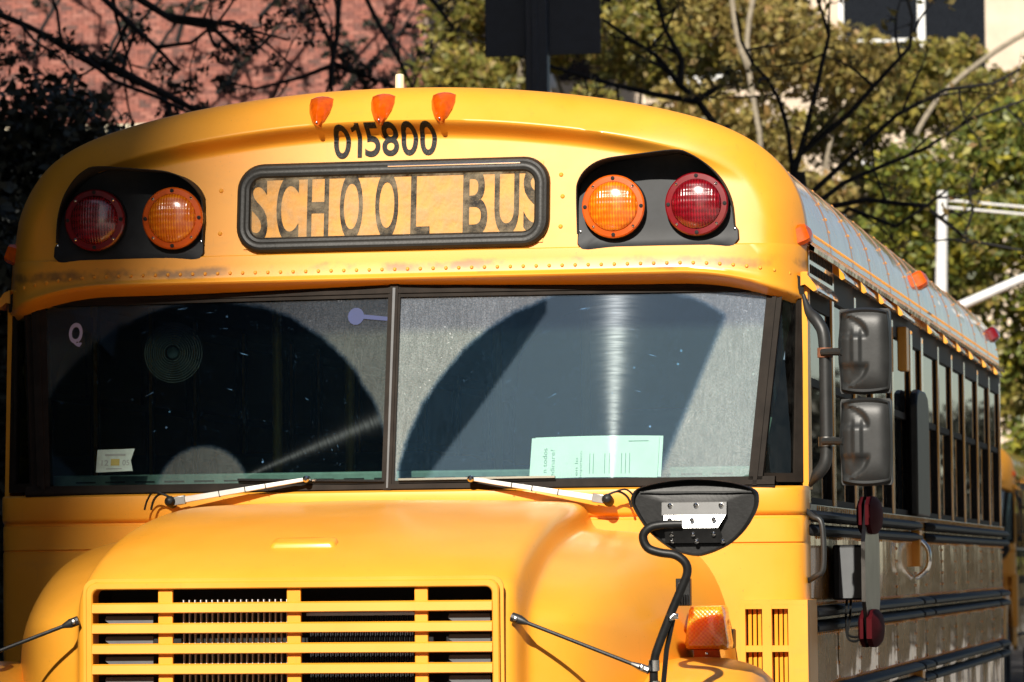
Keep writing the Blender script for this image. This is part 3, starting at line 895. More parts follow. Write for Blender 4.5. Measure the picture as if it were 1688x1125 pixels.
for s in (1, -1):
    mb = MB()
    for (b0, b1, t0, t1, o) in ((1.052, 1.092, 1.104, 1.150, 0.008), (1.066, 1.078, 1.122, 1.134, 0.014)):
        mb.prism([on_glass(s * b0, 1.84, o), on_glass(s * b1, 1.84, o), (s * b1, glass_y(b1, 1.84) + .03, 1.84), (s * b0, glass_y(b0, 1.84) + .03, 1.84)],
                 [on_glass(s * t0, 2.45, o), on_glass(s * t1, 2.45, o), (s * t1, glass_y(t1, 2.45) + .03, 2.45), (s * t0, glass_y(t0, 2.45) + .03, 2.45)])
    part("corner_strip", mb, 'trim', frame, angle=25)
    # narrow quarter window wrapping back to the corner post
    A0 = Vector((s * 1.092, glass_y(1.092, 1.85) + .004, 1.85)); A1 = Vector((s * 1.150, glass_y(1.15, 2.43) + .004, 2.43))
    B0 = Vector((s * 1.206, 0.035, 1.85)); B1 = Vector((s * 1.206, 0.075, 2.43))
    P = lambda u, v: (A0.lerp(A1, v)).lerp(B0.lerp(B1, v), u)
    nrm = Vector((s * .7, -0.7, 0))
    mb = MB()
    for (u0, u1, v0, v1) in ((0, 0.10, 0, 1), (0.80, 1.0, 0, 1), (0.10, 0.80, 0, 0.045), (0.10, 0.80, 0.93, 1.0)):
        q = [P(u0, v0), P(u1, v0), P(u1, v1), P(u0, v1)]
        mb.prism([p + nrm * .008 for p in q], [p - nrm * .012 for p in q])
    qw = part("quarter_window", mb, 'trim', bus)
    q = [P(.09, .04), P(.81, .04), P(.81, .94), P(.09, .94)]
    part("pane", MB().prism([p - nrm * .001 for p in q], [p - nrm * .005 for p in q]), 'quarter_glass', qw)
    # yellow corner post
    part("corner_post", MB().prism([(s * 1.210, 0.03, 1.83), (s * 1.226, 0.035, 1.83), (s * 1.224, 0.15, 1.83), (s * 1.19, 0.15, 1.83)],
                                   [(s * 1.210, 0.07, 2.47), (s * 1.226, 0.075, 2.47), (s * 1.224, 0.15, 2.47), (s * 1.19, 0.15, 2.47)]), 'yellow', bus)
    # black header piece between the visor and the quarter window
    part("corner_header", MB().prism([(s * 1.10, .00, 2.425), (s * 1.218, 0.05, 2.40), (s * 1.21, .16, 2.40), (s * 1.10, .16, 2.425)], [(s * 1.10, .00, 2.50), (s * 1.218, 0.05, 2.45), (s * 1.21, .16, 2.45), (s * 1.10, .16, 2.50)]), 'rubber', bus)

# ---- cowl
def cowl_y(x):
    q = min(1.0, abs(x) / 1.226)
    return -0.200 + 0.070 * abs(x) + 0.17 * (1 - (1 - q ** 8) ** (1 / 8))
XC = [-1.226, -1.2255, -1.222, -1.215, -1.203, -1.188, -1.165, -1.13, -1.08, -1.0, -.8, -.5, 0]
XC = XC + [-x for x in XC[-2::-1]]
mb = MB(); rings_ = []
for z, o in ((1.838, 0.06), (1.838, 0.012), (1.832, 0.002), (1.822, 0.0), (1.768, 0.0), (1.760, 0.004), (1.754, 0.016), (1.748, 0.016), (1.744, 0.009), (1.676, 0.008), (1.6735, 0.014), (1.670, 0.014), (1.6675, 0.008), (1.2, 0.008), (0.75, 0.008)):
    rings_.append([(x * (1 if x > 0 else .987), cowl_y(x) + o, z) for x in XC])
mb.rings(rings_, closed=False)
part("cowl", mb, 'yellow', bus, angle=40)
for s in (1,):
    X = lambda v: s * v
    fr = MB(); y0, y1 = -0.205, -0.165
    rows = [(1.378, 1.483), (1.255, 1.360), (1.13, 1.237)]
    cols = [(1.066, 1.115), (1.142, 1.190)]
    fr.bx(X(1.052), X(1.066), y0, y1, 0.95, 1.495); fr.bx(X(1.115), X(1.142), y0, y1, 0.95, 1.495); fr.bx(X(1.190), X(1.246), y0, y1, 0.95, 1.495)
    fr.bx(X(1.052), X(1.246), y0, 0.02, 1.4951, 1.508); fr.bx(X(1.234), X(1.2465), y1 + .0005, 0.03, 0.95, 1.495)
    for (a, b) in cols:
        zs = [1.495] + [v for r in rows for v in (r[1], r[0])] + [0.95]
        for k in range(0, len(zs), 2):
            fr.bx(X(a + .0002), X(b - .0002), y0 + .0004, y1, zs[k + 1], zs[k])
    box = part("vent_box", fr, 'yellow', bus)
    part("vent_backing", MB().bx(X(1.06), X(1.2), -0.140, -0.12, 0.96, 1.49), 'interior', box)
    for (a, b) in cols:
        for (z0, z1) in rows:
            for k in range(3):
                xx = a + (b - a) * (k + 0.75) / 3.5
                part("louver", MB().bar((X(xx), -0.178, z0), (X(xx), -0.178, z1), 0.010, 0.003, (0.35, 1, 0)), 'yellow', box)

# ---- hood
HX = [0, .15, .3, .42, .50, .555, .575, .590, .600, .607, .612, .618, .627, .645, .68, .72, .76, .80, .84, .88, .92, .955, .985, 1.01, 1.03, 1.04]
HD = [0, .002, .005, .008, .011, .015, .019, .026, .036, .052, .070, .084, .092, .096, .099, .102, .106, .112, .122, .138, .165, .205, .26, .34, .44, .56]
HF = [-1.30, -1.30, -1.30, -1.30, -1.299, -1.297, -1.293, -1.286, -1.275, -1.257, -1.238, -1.222, -1.211, -1.203, -1.188, -1.165, -1.128, -1.07, -.985, -.88, -.775, -.68, -.59, -.50, -.42, -.36]
HP = catmull([(0, -.145, 1.806), (0, -.155, 1.812), (0, -.3, 1.806), (0, -.5, 1.790), (0, -.75, 1.757), (0, -.95, 1.715), (0, -1.1, 1.670), (0, -1.2, 1.630), (0, -1.258, 1.598), (0, -1.284, 1.574), (0, -1.295, 1.545), (0, -1.300, 1.45), (0, -1.304, 1.30), (0, -1.31, 1.05), (0, -1.31, 0.80)], 3)
def hood_pt(i, p):
    x, d, f = HX[i], HD[i], HF[i]
    y = -.145 + (p.y + .145) * (f + .145) / (-1.31 + .145)
    # shoulders round over more gently than the centre panel
    z = p.z - d * (1 if p.z > 1.0 else p.z / 1.0)
    return x, y, max(z, 0.7)
mb = MB()
cols_ = [-i for i in range(len(HX) - 1, 0, -1)] + list(range(len(HX)))
grid = []
for p in HP:
    row = []
    for c in cols_:
        x, y, z = hood_pt(abs(c), p)
        row.append((x if c >= 0 else -x, y, z))
    grid.append(row)
vs = [p for r in grid for p in r]; nC = len(cols_); fs = []
for r in range(len(grid) - 1):
    for c in range(nC - 1):
        a, b = abs(cols_[c]), abs(cols_[c + 1])
        if max(a, b) <= 5 and HP[r].z < 1.578:
            continue                       # the grille opening
        fs.append((r * nC + c, r * nC + c + 1, (r + 1) * nC + c + 1, (r + 1) * nC + c))
mb.add(vs, fs)
hood = part("hood", mb, 'yellow', bus, angle=50)
sub = hood.modifiers.new("sub", 'SUBSURF'); sub.levels = 1; sub.render_levels = 1
# raised pull on the nose of the hood
_hb = BVHTree.FromPolygons([Vector(v) for v in vs], fs)
def hood_z(x, y):
    h = _hb.ray_cast(Vector((x, y, 3)), Vector((0, 0, -1)))
    return h[0].z if h[0] is not None else 1.66
rings_ = []
for k, o in ((1.06, -.006), (1.02, .001), (0.98, .007), (.92, .011), (.8, .012), (.02, .012)):
    rings_.append([(x - .022, -1.068 + q, hood_z(x - .022, -1.068 + q) + o) for x, q in round_rect(-0.090 * k, 0.090 * k, -0.026 * k, 0.026 * k, 0.014 * k, 4)])
part("hood_pull", MB().rings(rings_, cap1=True), 'yellow', hood, angle=60)
# grille
GY = -1.312
mb = MB(); rings_ = []
for inset, o in ((0.0, 0.02), (0.0, -0.004), (0.003, -0.008), (0.016, -0.008), (0.019, -0.004), (0.019, 0.05)):
    rings_.append([(x, GY + o, z) for x, z in round_rect(-0.564 + inset, 0.564 - inset, 0.93 + inset, 1.578 - inset, 0.028 - inset * .6, 5)])
mb.rings(rings_)
grille = part("grille", mb, 'yellow', bus, angle=25)
mb = MB(); rings_ = []
for inset, o in ((-0.010, 0.012), (-0.010, 0.004), (-0.0015, 0.004), (-0.0015, 0.02)):
    rings_.append([(x, GY + o + .001, z) for x, z in round_rect(-0.564 + inset, 0.564 - inset, 0.93 + inset, 1.578 - inset, 0.032, 5)])
part("grille_surround", MB().rings(rings_), 'yellow', grille, angle=25)
sm = None
for k in range(11):
    zt = 1.5235 - 0.0543 * k
    mb = MB(); pr = [(GY - 0.002, zt), (GY - 0.010, zt - 0.004), (GY - 0.012, zt - 0.026), (GY - 0.006, zt - 0.0285), (GY + 0.014, zt - 0.020), (GY + 0.014, zt - 0.006)]
    mb.prism([(-0.5455, y, z) for y, z in pr], [(0.5455, y, z) for y, z in pr])
    part("grille_slat", mb, 'yellow', grille)
for x, w in ((-0.347, 0.040), (0.006, 0.038), (0.352, 0.036)):
    part("grille_divider", MB().bx(x - w / 2, x + w / 2, GY + 0.006, GY + 0.022, 0.94, 1.558), 'yellow', grille, bevel=.003)
part("grille_cavity", MB().bx(-0.56, 0.56, -1.10, -1.09, 0.92, 1.58), 'hood_black', grille)
part("cavity_lining", MB().add([(-.556, -1.28, .93), (.556, -1.28, .93), (.556, -1.28, 1.562), (-.556, -1.28, 1.562), (-.556, -1.09, .93), (.556, -1.09, .93), (.556, -1.09, 1.562), (-.556, -1.09, 1.562)], [(0, 1, 5, 4), (1, 2, 6, 5), (2, 3, 7, 6), (3, 0, 4, 7)]), 'hood_black', grille)
mb = MB()
for k in range(19):
    x = -0.305 + k * 0.0158
    mb.bx(x, x + 0.0026, -1.280, -1.265, 0.95, 1.53)
part("radiator_fin", mb, 'wiper', grille, kind="stuff")
mb = MB()
for k in range(42):
    x = 0.036 + k * 0.0068
    mb.bx(x, x + 0.0030, -1.245 - .004 * (k % 2), -1.235, 0.95, 1.50)
part("radiator_fin", mb, 'panel_black', grille, kind="stuff")
part("radiator_bar", MB().bx(0.03, 0.335, -1.262, -1.25, 1.485, 1.492), 'steel', grille)
for x0, x1 in ((-0.515, -0.385), (0.425, 0.535)):
    for k in range(10):
        zt = 1.488 - 0.0543 * k
        part("baffle", MB().prism([(x0 + .01, -1.291, zt - .021), (x1, -1.291, zt - .021), (x1, -1.291, zt), (x0, -1.291, zt), (x0 - .004, -1.291, zt - .010)], [(x0 + .01, -1.284, zt - .021), (x1, -1.284, zt - .021), (x1, -1.284, zt), (x0, -1.284, zt), (x0 - .004, -1.284, zt - .010)]), 'steel_paint', grille)

# ---- fenders, lamps on them, wheels, bumper
for s in (1, -1):
    rings_ = []
    V = [(0.86, -.05), (0.90, .00), (.96, .006), (1.02, .008), (1.08, .004), (1.13, -.008), (1.165, -.022), (1.19, -.045), (1.20, -.08), (1.198, -.14)]
    for k in range(31):
        th = math.radians(4 + 172 * k / 30)
        rings_.append([(s * x, -.70 + (0.615 + d) * math.cos(th), 0.735 + (0.615 + d) * math.sin(th)) for x, d in V])
    part("fender", MB().rings(rings_, closed=False), 'yellow', bus, angle=60)
    if s > 0:
        # turn signal on its black pedestal
        cx = s * 1.022; zc = 1.438
        rings_ = []
        for k, y in ((1.0, -0.595), (1.0, -0.670), (.95, -0.690), (.80, -0.700), (.4, -0.705), (.02, -0.706)):
            sh = [(-.060, -.058), (-.052, -.062), (.052, -.062), (.060, -.058), (.062, -.045), (.049, .050), (.044, .060), (-.044, .060), (-.049, .050), (-.062, -.045)]
            rings_.append([(cx + a * k, y, zc + b * k) for a, b in sh])
        ts = part("turn_signal", MB().rings(rings_, cap0=True, cap1=True), 'signal', bus, angle=30)
        part("signal_base", MB().prism([(cx - .036, -0.685, 1.376), (cx + .036, -0.685, 1.376), (cx + .036, -0.585, 1.376), (cx - .036, -0.585, 1.376)], [(cx - .036, -0.680, 1.350), (cx + .040, -0.680, 1.350), (cx + .04, -0.585, 1.340), (cx - .036, -0.585, 1.340)]), 'marker', ts)
        part("signal_foot", MB().prism([(cx - .038, -0.687, 1.352), (cx + .046, -0.687, 1.346), (cx + .046, -0.525, 1.345), (cx - .036, -0.525, 1.352)], [(cx - .046, -0.705, 1.336), (cx + .046, -0.705, 1.300), (cx + .05, -0.505, 1.30), (cx - .04, -0.505, 1.33)]), 'hood_black', ts)
        part("screw", MB().lathe([(.0045, 0), (.004, .003), (.001, .004)], (cx, -0.683, 1.366), n=8), 'chrome', ts)
        # rubber latch on the flank of the hood
        mb = MB(); mb.box((s * .968, -.735, 1.536), (.040, .03, .075)); 
        for k in range(5): mb.bx(s * (.952 + k * .007), s * (.956 + k * .007), -.765, -.75, 1.500, 1.530)
        la = part("hood_latch", mb, 'plastic', bus, bevel=.004)
        for z in (1.56, 1.545):
            part("bolt", MB().lathe([(.006, 0), (.005, .004), (.001, .006)], (s * .962, -.752, z), n=8), 'steel', la)
    # hinge post and catch between hood and cowl
    if s > 0: part("hood_catch", MB().bx(s * 1.035, s * 1.066, -.47, -.40, 1.375, 1.43), 'plastic', bus, bevel=.005)
    for y in (-.70, 6.3):
        wh = part("wheel", MB().lathe([(.50, -.13), (.52, -.10), (.52, .10), (.49, .14), (.30, .14), (.29, .10)], (s * 1.03, y, .52), (s, 0, 0), 36), 'tyre', bus)
        part("rim", MB().lathe([(.29, .08), (.28, .12), (.20, .10), (.12, .13), (.08, .16), (.01, .16)], (s * 1.03, y, .52), (s, 0, 0), 28), 'steel', wh)
mb = MB(); rings_ = []
for x in np.linspace(-1.15, 1.15, 15):
    y = -1.50 + .18 * abs(x / 1.15) ** 4
    rings_.append([(float(x), y, .50), (float(x), y - .02, .56), (float(x), y - .02, .72), (float(x), y, .78), (float(x), y + .04, .78), (float(x), y + .04, .50)])
part("bumper", MB().rings(rings_, cap0=True, cap1=True), 'rail_black', bus)

# ---- wipers
def wiper(piv, tip, b0, b1):
    P0 = Vector((piv[0], -.215, piv[1])); P1 = Vector((tip[0], glass_y(tip[0], tip[1]) - .045, tip[1]))
    mb = MB(); d = P1 - P0; A = P0 + d * .06
    n = Vector((0, -1, 0)); upv = d.cross(n).normalized()
    a = [A + upv * .0095 + n * .006, A - upv * .0095 + n * .006, A - upv * .0095 - n * .008, A + upv * .0095 - n * .008]
    b = [P1 + upv * .0055 + n * .006, P1 - upv * .0055 + n * .006, P1 - upv * .0055 - n * .006, P1 + upv * .0055 - n * .006]
    mb.prism(a, b)
    w = part("wiper", mb, 'wiper', bus, bevel=.002)
    part("pivot", MB().lathe([(.016, -.02), (.016, .012), (.012, .022), (.004, .026)], P0, (0, -1, .2), 16), 'plastic', w)
    part("arm_clamp", MB().bar(P0, A + d * .05, .026, .016, (0, -1, 0)), 'steel', w, bevel=.002)
    for k in (.36, .55, .70):
        part("arm_band", MB().bar(P0 + d * k - d.normalized() * .0012, P0 + d * k + d.normalized() * .0012, .0185, .0165, (0, -1, 0)), 'hood_black', w)
    B0 = Vector((b0[0], glass_y(*b0) - .022, b0[1])); B1 = Vector((b1[0], glass_y(*b1) - .022, b1[1]))
    part("blade_spine", MB().bar(B0, B1, .006, .006), 'chrome', w)
    part("blade_rubber", MB().bar(B0 + Vector((0, .010, -.004)), B1 + Vector((0, .010, -.004)), .006, .012), 'rubber', w)
    part("blade_joint", MB().lathe([(.010, -.012), (.010, .010), (.005, .014)], P1, (0, -1, 0), 12), 'chrome', w)
    sg = 1 if piv[0] > 0 else -1
    for k, r in ((0.0, .0035), (.02, .003)):
        pts = catmull([P0 + Vector((-.0 * sg, -.01, .014)), P0 + Vector((sg * (.030 + k), -.0, .024 + k * .3)), P0 + Vector((sg * (.055 + k), .015, .008)), P0 + Vector((sg * (.066 + k), .02, -.022))], 6)
        part("washer_hose", MB().tube(pts, r, 6), 'plastic', w)
wiper((-.652, 1.812), (-.243, 1.874), (-.462, 1.8765), (-.012, 1.8665))
wiper((.655, 1.801), (.250, 1.868), (.030, 1.8695), (.490, 1.8715))

# ---- crossover mirror on its bent arm, one either side
OV = [(0.920, 1.772), (0.922, 1.790), (0.937, 1.810), (0.985, 1.824), (1.040, 1.832), (1.092, 1.834), (1.150, 1.830), (1.210, 1.819), (1.248, 1.803), (1.256, 1.782), (1.250, 1.750), (1.222, 1.703), (1.185, 1.667), (1.150, 1.648), (1.120, 1.637), (1.094, 1.632), (1.060, 1.638), (1.031, 1.648), (0.995, 1.672), (0.962, 1.703), (0.938, 1.738)]
def crossover(s):
    cx, cz = 1.09, 1.745
    ov = [(p.x, p.z) for p in catmull([(x, 0, z) for x, z in OV + OV[:1]], 3)[:-1]]
    rings_ = []
    for k, y in ((.55, -1.235), (.85, -1.262), (.97, -1.295), (1.0, -1.318), (1.0, -1.334), (.975, -1.344), (.945, -1.341), (.93, -1.330), (.5, -1.330), (.02, -1.330)):
        rings_.append([(s * (cx + (x - cx) * k), y + (0.02 * max(0, (cz + (z - cz) * k) - 1.800) / .03 if k < .95 else 0), cz + (z - cz) * k) for x, z in ov])
    o = part("crossover_mirror", MB().rings(rings_, cap0=True, cap1=True), 'plastic', bus, angle=35)
    part("fold_line", MB().bar((s * .945, -1.335, 1.8005), (s * 1.240, -1.335, 1.7985), .004, .004), 'mirror_back', o)
    X = lambda v: s * v
    Z = [(-1.334, 1.774), (-1.345, 1.770), (-1.349, 1.739), (-1.372, 1.709), (-1.378, 1.704), (-1.352, 1.682), (-1.345, 1.667), (-1.334, 1.664)]
    a = [(X(1.008), y, z) for y, z in Z[:4]]; 
    up_ = [(-1.334, 1.774), (-1.346, 1.772), (-1.350, 1.7395)]; mid = [(-1.350, 1.7392), (-1.3595, 1.7062)]; low = [(-1.3595, 1.7060), (-1.352, 1.690), (-1.346, 1.667), (-1.334, 1.664)]
    mb = MB(); mb.rings([[(X(1.004 + (0 if i else .0)), y, z) for i, (y, z) in enumerate(up_)], [(X(1.174), y, z) for y, z in up_]], closed=False)
    mb.rings([[(X(1.010), y, z) for y, z in mid], [(X(1.172 - .02 * i), y, z) for i, (y, z) in enumerate(mid)]], closed=False)
    pl = part("mount_plate", mb, 'chrome', o)
    mb = MB(); mb.rings([[(X(1.012), y, z) for y, z in low], [(X(1.155 + .006 * i), y, z) for i, (y, z) in enumerate(low)]], closed=False)
    part("mount_plate", mb, 'plastic', o, label="lower black half of the clamp plate")
    for x, y, z in ((1.026, -1.349, 1.765), (1.094, -1.349, 1.765), (1.160, -1.349, 1.764), (1.027, -1.362, 1.7265), (1.085, -1.362, 1.7265), (1.142, -1.362, 1.728), (1.030, -1.352, 1.688), (1.086, -1.352, 1.688), (1.140, -1.352, 1.689), (1.030, -1.348, 1.670), (1.095, -1.348, 1.670), (1.163, -1.348, 1.670)):
        part("bolt", MB().lathe([(.0068, 0), (.006, .005), (.002, .008)], (X(x), y, z), n=9), 'chrome', o)
    pts = catmull([(X(1.06), -1.362, 1.716), (X(1.010), -1.364, 1.715), (X(.975), -1.366, 1.708), (X(.957), -1.366, 1.686), (X(.968), -1.365, 1.656), (X(1.0), -1.364, 1.643), (X(1.040), -1.362, 1.636), (X(1.066), -1.360, 1.616), (X(1.070), -1.356, 1.588), (X(1.052), -1.352, 1.545), (X(1.026), -1.348, 1.487), (X(.992), -1.342, 1.405), (X(.979), -1.338, 1.365), (X(.975), -1.33, 1.31), (X(.975), -1.30, 1.1), (X(.975), -1.25, .9)], 5)
    part("mirror_arm", MB().tube(pts, .0118, 10), 'plastic', o, angle=80)
    part("brace", MB().tube([(X(1.030), -1.340, 1.475), (X(1.008), -1.32, 1.39), (X(.985), -1.30, 1.20), (X(.97), -1.26, 0.95)], .0068, 8), 'plastic', o)
    cl = part("clamp", MB().lathe([(.0155, -.014), (.0155, .014)], (X(.9765), -1.338, 1.350), (0, -.05, 1), 12), 'chrome', o)
    part("clamp", MB().lathe([(.0155, -.010), (.0155, .010)], (X(.975), -1.328, 1.300), (0, -.05, 1), 12), 'chrome', o)
    part("clamp", MB().box((X(1.030), -1.352, 1.477), (.030, .012, .016)), 'chrome', o, bevel=.003)
    part("bolt", MB().lathe([(.008, 0), (.007, .006), (.002, .009)], (X(1.026), -1.358, 1.472), n=8), 'chrome', o)
    # stay rod back to the front of the hood
    A = Vector((X(.604), -1.290, 1.474)); B = Vector((X(.947), -1.345, 1.344))
    rod = part("stay_rod", MB().tube([A, A.lerp(B, .5), B], .0052, 8), 'plastic', o)
    part("rod_end", MB().tube([A - (B - A).normalized() * .012, A + (B - A).normalized() * .012, A + (B - A).normalized() * .034], [.013, .013, .006], 10), 'mirror_back', rod)
    part("rod_end", MB().tube([B - (B - A).normalized() * .03, B, B + (B - A).normalized() * .02], [.006, .011, .011], 10), 'steel', rod)
    part("bolt", MB().lathe([(.0075, 0), (.006, .006), (.001, .008)], A + Vector((0, -.011, 0)), n=8), 'steel', rod)
    part("bolt", MB().lathe([(.0085, 0), (.007, .006), (.001, .008)], B + Vector((0, -.010, 0)), n=8), 'chrome', rod)
crossover(1); crossover(-1)

# ---- rear-view mirrors on the bracket beside the corner post
def side_mirrors(s):
    pipe = catmull([(s * 1.225, -.02, 2.395), (s * 1.243, -.04, 2.345), (s * 1.272, -.06, 2.31), (s * 1.290, -.07, 2.26), (s * 1.292, -.07, 2.1), (s * 1.292, -.07, 1.95), (s * 1.286, -.07, 1.90), (s * 1.262, -.06, 1.868), (s * 1.238, -.03, 1.838)], 5)
    n_ = len(pipe)
    rad = [.006 + .0125 * sstep(0, .22, i / (n_ - 1)) * sstep(0, .16, 1 - i / (n_ - 1)) for i in range(n_)]
    part("mirror_pipe", MB().tube(pipe, rad, 12), 'mirror_back', bus, angle=80)
    for zc, hz in ((2.222, .126), (1.960, .128)):
        cx = 1.413; hx = .077
        n = 34; vs = []; fs = []
        for j in range(n + 1):
            for i in range(n + 1):
                u = -1 + 2 * i / n; v = -1 + 2 * j / n
                # squircle outline
                k = 1 - 0.10 * (u * u) * (v * v)
                x = cx + u * hx * k; z = zc + v * hz * k
                e = max(abs(u), abs(v))
                bulge = .036 * (1 - abs(u) ** 5) * (1 - abs(v) ** 6)
                rim = .012 * sstep(.88, .93, e) * (1 - sstep(.985, 1.0, e))
                dent = 0
                for sg in (1, -1):
                    r = math.hypot((u + .95) / 1.25, (v * sg - .30) / .62)
                    if v * sg > .28:
                        dent += .013 * (1 - sstep(.80, .92, r)) * sstep(.28, .40, v * sg)
                ridge = .008 * (1 - sstep(.10, .22, abs(u + .30))) * (1 - sstep(.3, .6, abs(v)))
                vs.append((s * x, -.125 - bulge * .8 - rim + dent * .9 - ridge, z))
        for j in range(n):
            for i in range(n):
                fs.append((j * (n + 1) + i, j * (n + 1) + i + 1, (j + 1) * (n + 1) + i + 1, (j + 1) * (n + 1) + i))
        mb = MB(); mb.add(vs, fs)
        mb2 = [(s * (cx + a * hx), -.124, zc + b * hz) for a, b in ((-.95, -.9), (-.9, -.97), (.9, -.97), (.95, -.9), (.95, .9), (.9, .97), (-.9, .97), (-.95, .9))]
        mb.prism(mb2, [(p[0], -.085, p[2]) for p in mb2])
        mir = part("side_mirror", mb, 'mirror_back', bus, angle=45)
        part("mirror_glass", MB().bx(s * 1.345, s * 1.48, -.0845, -.0825, zc - hz * .9, zc + hz * .9), 'chrome', mir)
        zb = zc + (.0 if zc > 2.1 else .004)
        part("mirror_bracket", MB().tube([(s * 1.285, -.09, zb), (s * 1.32, -.11, zb), (s * 1.352, -.14, zb - .002)], [.0105, .0115, .012], 10), 'mirror_back', mir)
        part("bracket_clamp", MB().lathe([(.023, -.014), (.023, .014)], (s * 1.292, -.07, zb), (0, 0, 1), 12), 'steel' if zc < 2.1 else 'rust', mir)
M['rust'] = simple("rusty_steel", (0.25, 0.10, 0.05), 0.7, var=0.5, scale=50)
side_mirrors(1); side_mirrors(-1)

# ---- things on the driver's side: grab bar, control box, folded stop arm, emergency door hardware
part("grab_bar", MB().tube(catmull([(1.222, .00, 1.765), (1.245, -.03, 1.748), (1.272, -.04, 1.724), (1.274, -.04, 1.60), (1.250, -.03, 1.575), (1.226, .0, 1.562)], 5), .0085, 8), 'mirror_back', bus, angle=80)
cb = part("control_box", MB().bx(1.232, 1.335, .58, .80, 1.500, 1.668), 'rail_black', bus, bevel=.006)
part("box_cover", MB().bx(1.252, 1.330, .572, .5795, 1.506, 1.660), 'sign_back' if False else 'steel_paint', cb)
for dx in (0, .012):
    part("cable", MB().tube(catmull([(1.27 + dx, .62, 1.50), (1.268 + dx, .60, 1.44), (1.275, .58, 1.385 + dx), (1.30, .6, 1.375 + dx), (1.322, .64, 1.40)], 5), .004, 6), 'plastic', cb)
oct_ = [(.62 + .235 * math.cos(math.radians(22.5 + 45 * k)), 1.586 + .235 * math.sin(math.radians(22.5 + 45 * k))) for k in range(8)]
st = part("stop_arm", MB().prism([(1.338, y, z) for y, z in oct_], [(1.350, y, z) for y, z in oct_]), 'stop_face', bus)
part("arm_hinge", MB().bx(1.22, 1.338, .78, .84, 1.50, 1.66), 'plastic', st)
for zc in (1.757, 1.414):
    sh = [(.50, -.055), (.58, -.058), (.66, -.055), (.72, -.03), (.72, .03), (.66, .055), (.58, .058), (.50, .055), (.44, .03), (.44, -.03)]
    rings_ = [[(1.351 + h, .58 + (y - .58) * k, zc + z * k) for y, z in sh] for k, h in ((1, -.004), (1, .012), (.72, .026), (.25, .034), (.02, .034))]
    part("stop_lamp", MB().rings(rings_, cap0=True, cap1=True), 'stop_red', st, angle=30)
    rings_ = [[(1.337 - h, .58 + (y - .58) * k, zc + z * k) for y, z in sh] for k, h in ((1, -.0), (1, .010), (.7, .02), (.02, .022))]
    part("stop_lamp", MB().rings(rings_, cap1=True), 'stop_red', st, angle=30)
pr = [(3.33, 1.788), (3.83, 1.788), (3.83, 2.20), (3.79, 2.245), (3.70, 2.262), (3.46, 2.262), (3.37, 2.245), (3.33, 2.20)]
part("door_window", MB().prism([(1.215, y, z) for y, z in pr], [(1.246, y, z) for y, z in pr]), 'rubber', bus, bevel=.008)
part("door_handle", MB().tube([(1.222 + .052 * (1 - abs(math.cos(a)) ** 3) , 3.42, 1.632 + .075 * math.cos(a)) for a in [math.pi * k / 14 for k in range(15)]], .010, 8), 'chrome', bus, angle=80)
for y, z0, z1 in ((1.74, 2.31, 2.43), (2.95, 2.31, 2.47), (3.36, 1.60, 1.735), (3.40, 1.15, 1.215)):
    part("door_hinge", MB().bx(1.212, 1.246, y, y + .10, z0, z1), 'yellow', bus, bevel=.004)

# ---- inside: floor, dashboard, fan, poles, seats
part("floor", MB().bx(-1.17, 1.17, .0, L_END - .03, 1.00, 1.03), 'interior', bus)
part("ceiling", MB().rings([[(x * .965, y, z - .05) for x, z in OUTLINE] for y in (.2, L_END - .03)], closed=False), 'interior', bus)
mb = MB(); mb.bx(-1.10, 1.10, .03, .34, 1.78, 1.900)
dash = part("dashboard", mb, 'dash', bus, bevel=.006)
for k in range(22):
    x = -1.0 + k * .0925
    part("slot", MB().bx(x, x + .062, .0285, .0305, 1.8755, 1.8805), 'hood_black', dash)
for x in (1.150,):
    part("inside_post", MB().bx(x - .013, x + .013, .17, .20, 1.95, 2.40), 'mint', bus)
fan = part("fan", MB().lathe([(.018, -.01), (.018, .012), (.012, .016)], (-.745, .22, 2.277), n=20), 'dash', bus)
for k in range(10):
    r = .026 + .0072 * k
    part("guard_ring", MB().tube([(-.745 + r * math.cos(a), .222 - .016 * (1 - (r / .1) ** 2), 2.277 + r * math.sin(a)) for a in [2 * math.pi * q / 40 for q in range(40)]], .0019, 5, closed=True), 'chrome', fan)
for k in range(4):
    a = math.radians(20 + 90 * k)
    part("fan_blade", MB().prism([(-.745, .245, 2.277), (-.745 + .08 * math.cos(a), .24, 2.277 + .08 * math.sin(a)), (-.745 + .08 * math.cos(a + .9), .255, 2.277 + .08 * math.sin(a + .9))], [(-.745, .247, 2.277), (-.745 + .08 * math.cos(a), .242, 2.277 + .08 * math.sin(a)), (-.745 + .08 * math.cos(a + .9), .257, 2.277 + .08 * math.sin(a + .9))]), 'interior', fan)
for x, y in ((-.64, 1.1), (-.42, 1.2), (-.16, 2.4), (.35, 1.3)):
    part("pole", MB().tube([(x, y, 1.03), (x, y, 2.85)], .016, 10), 'stanchion', bus)
for i in range(10):
    y = 1.7 + i * .68
    for x in (-.72, .72):
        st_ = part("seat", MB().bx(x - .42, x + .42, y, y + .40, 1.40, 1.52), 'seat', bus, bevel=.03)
        part("seat_back", MB().bx(x - .42, x + .42, y + .36, y + .46, 1.46, 2.02), 'seat', st_, bevel=.04)
ds = part("driver_seat", MB().bx(.42, .88, .85, 1.25, 1.38, 1.50), 'seat', bus, bevel=.04)
part("seat_back", MB().bx(.44, .86, 1.18, 1.30, 1.45, 2.12), 'seat', ds, bevel=.06)
wheel_pts = [(.64 + .21 * math.cos(a), .50 + .12 * math.sin(a), 1.80 + .16 * math.sin(a)) for a in [2 * math.pi * k / 30 for k in range(30)]]
part("steering_wheel", MB().tube(wheel_pts, .014, 8, closed=True), 'plastic', bus, angle=80)
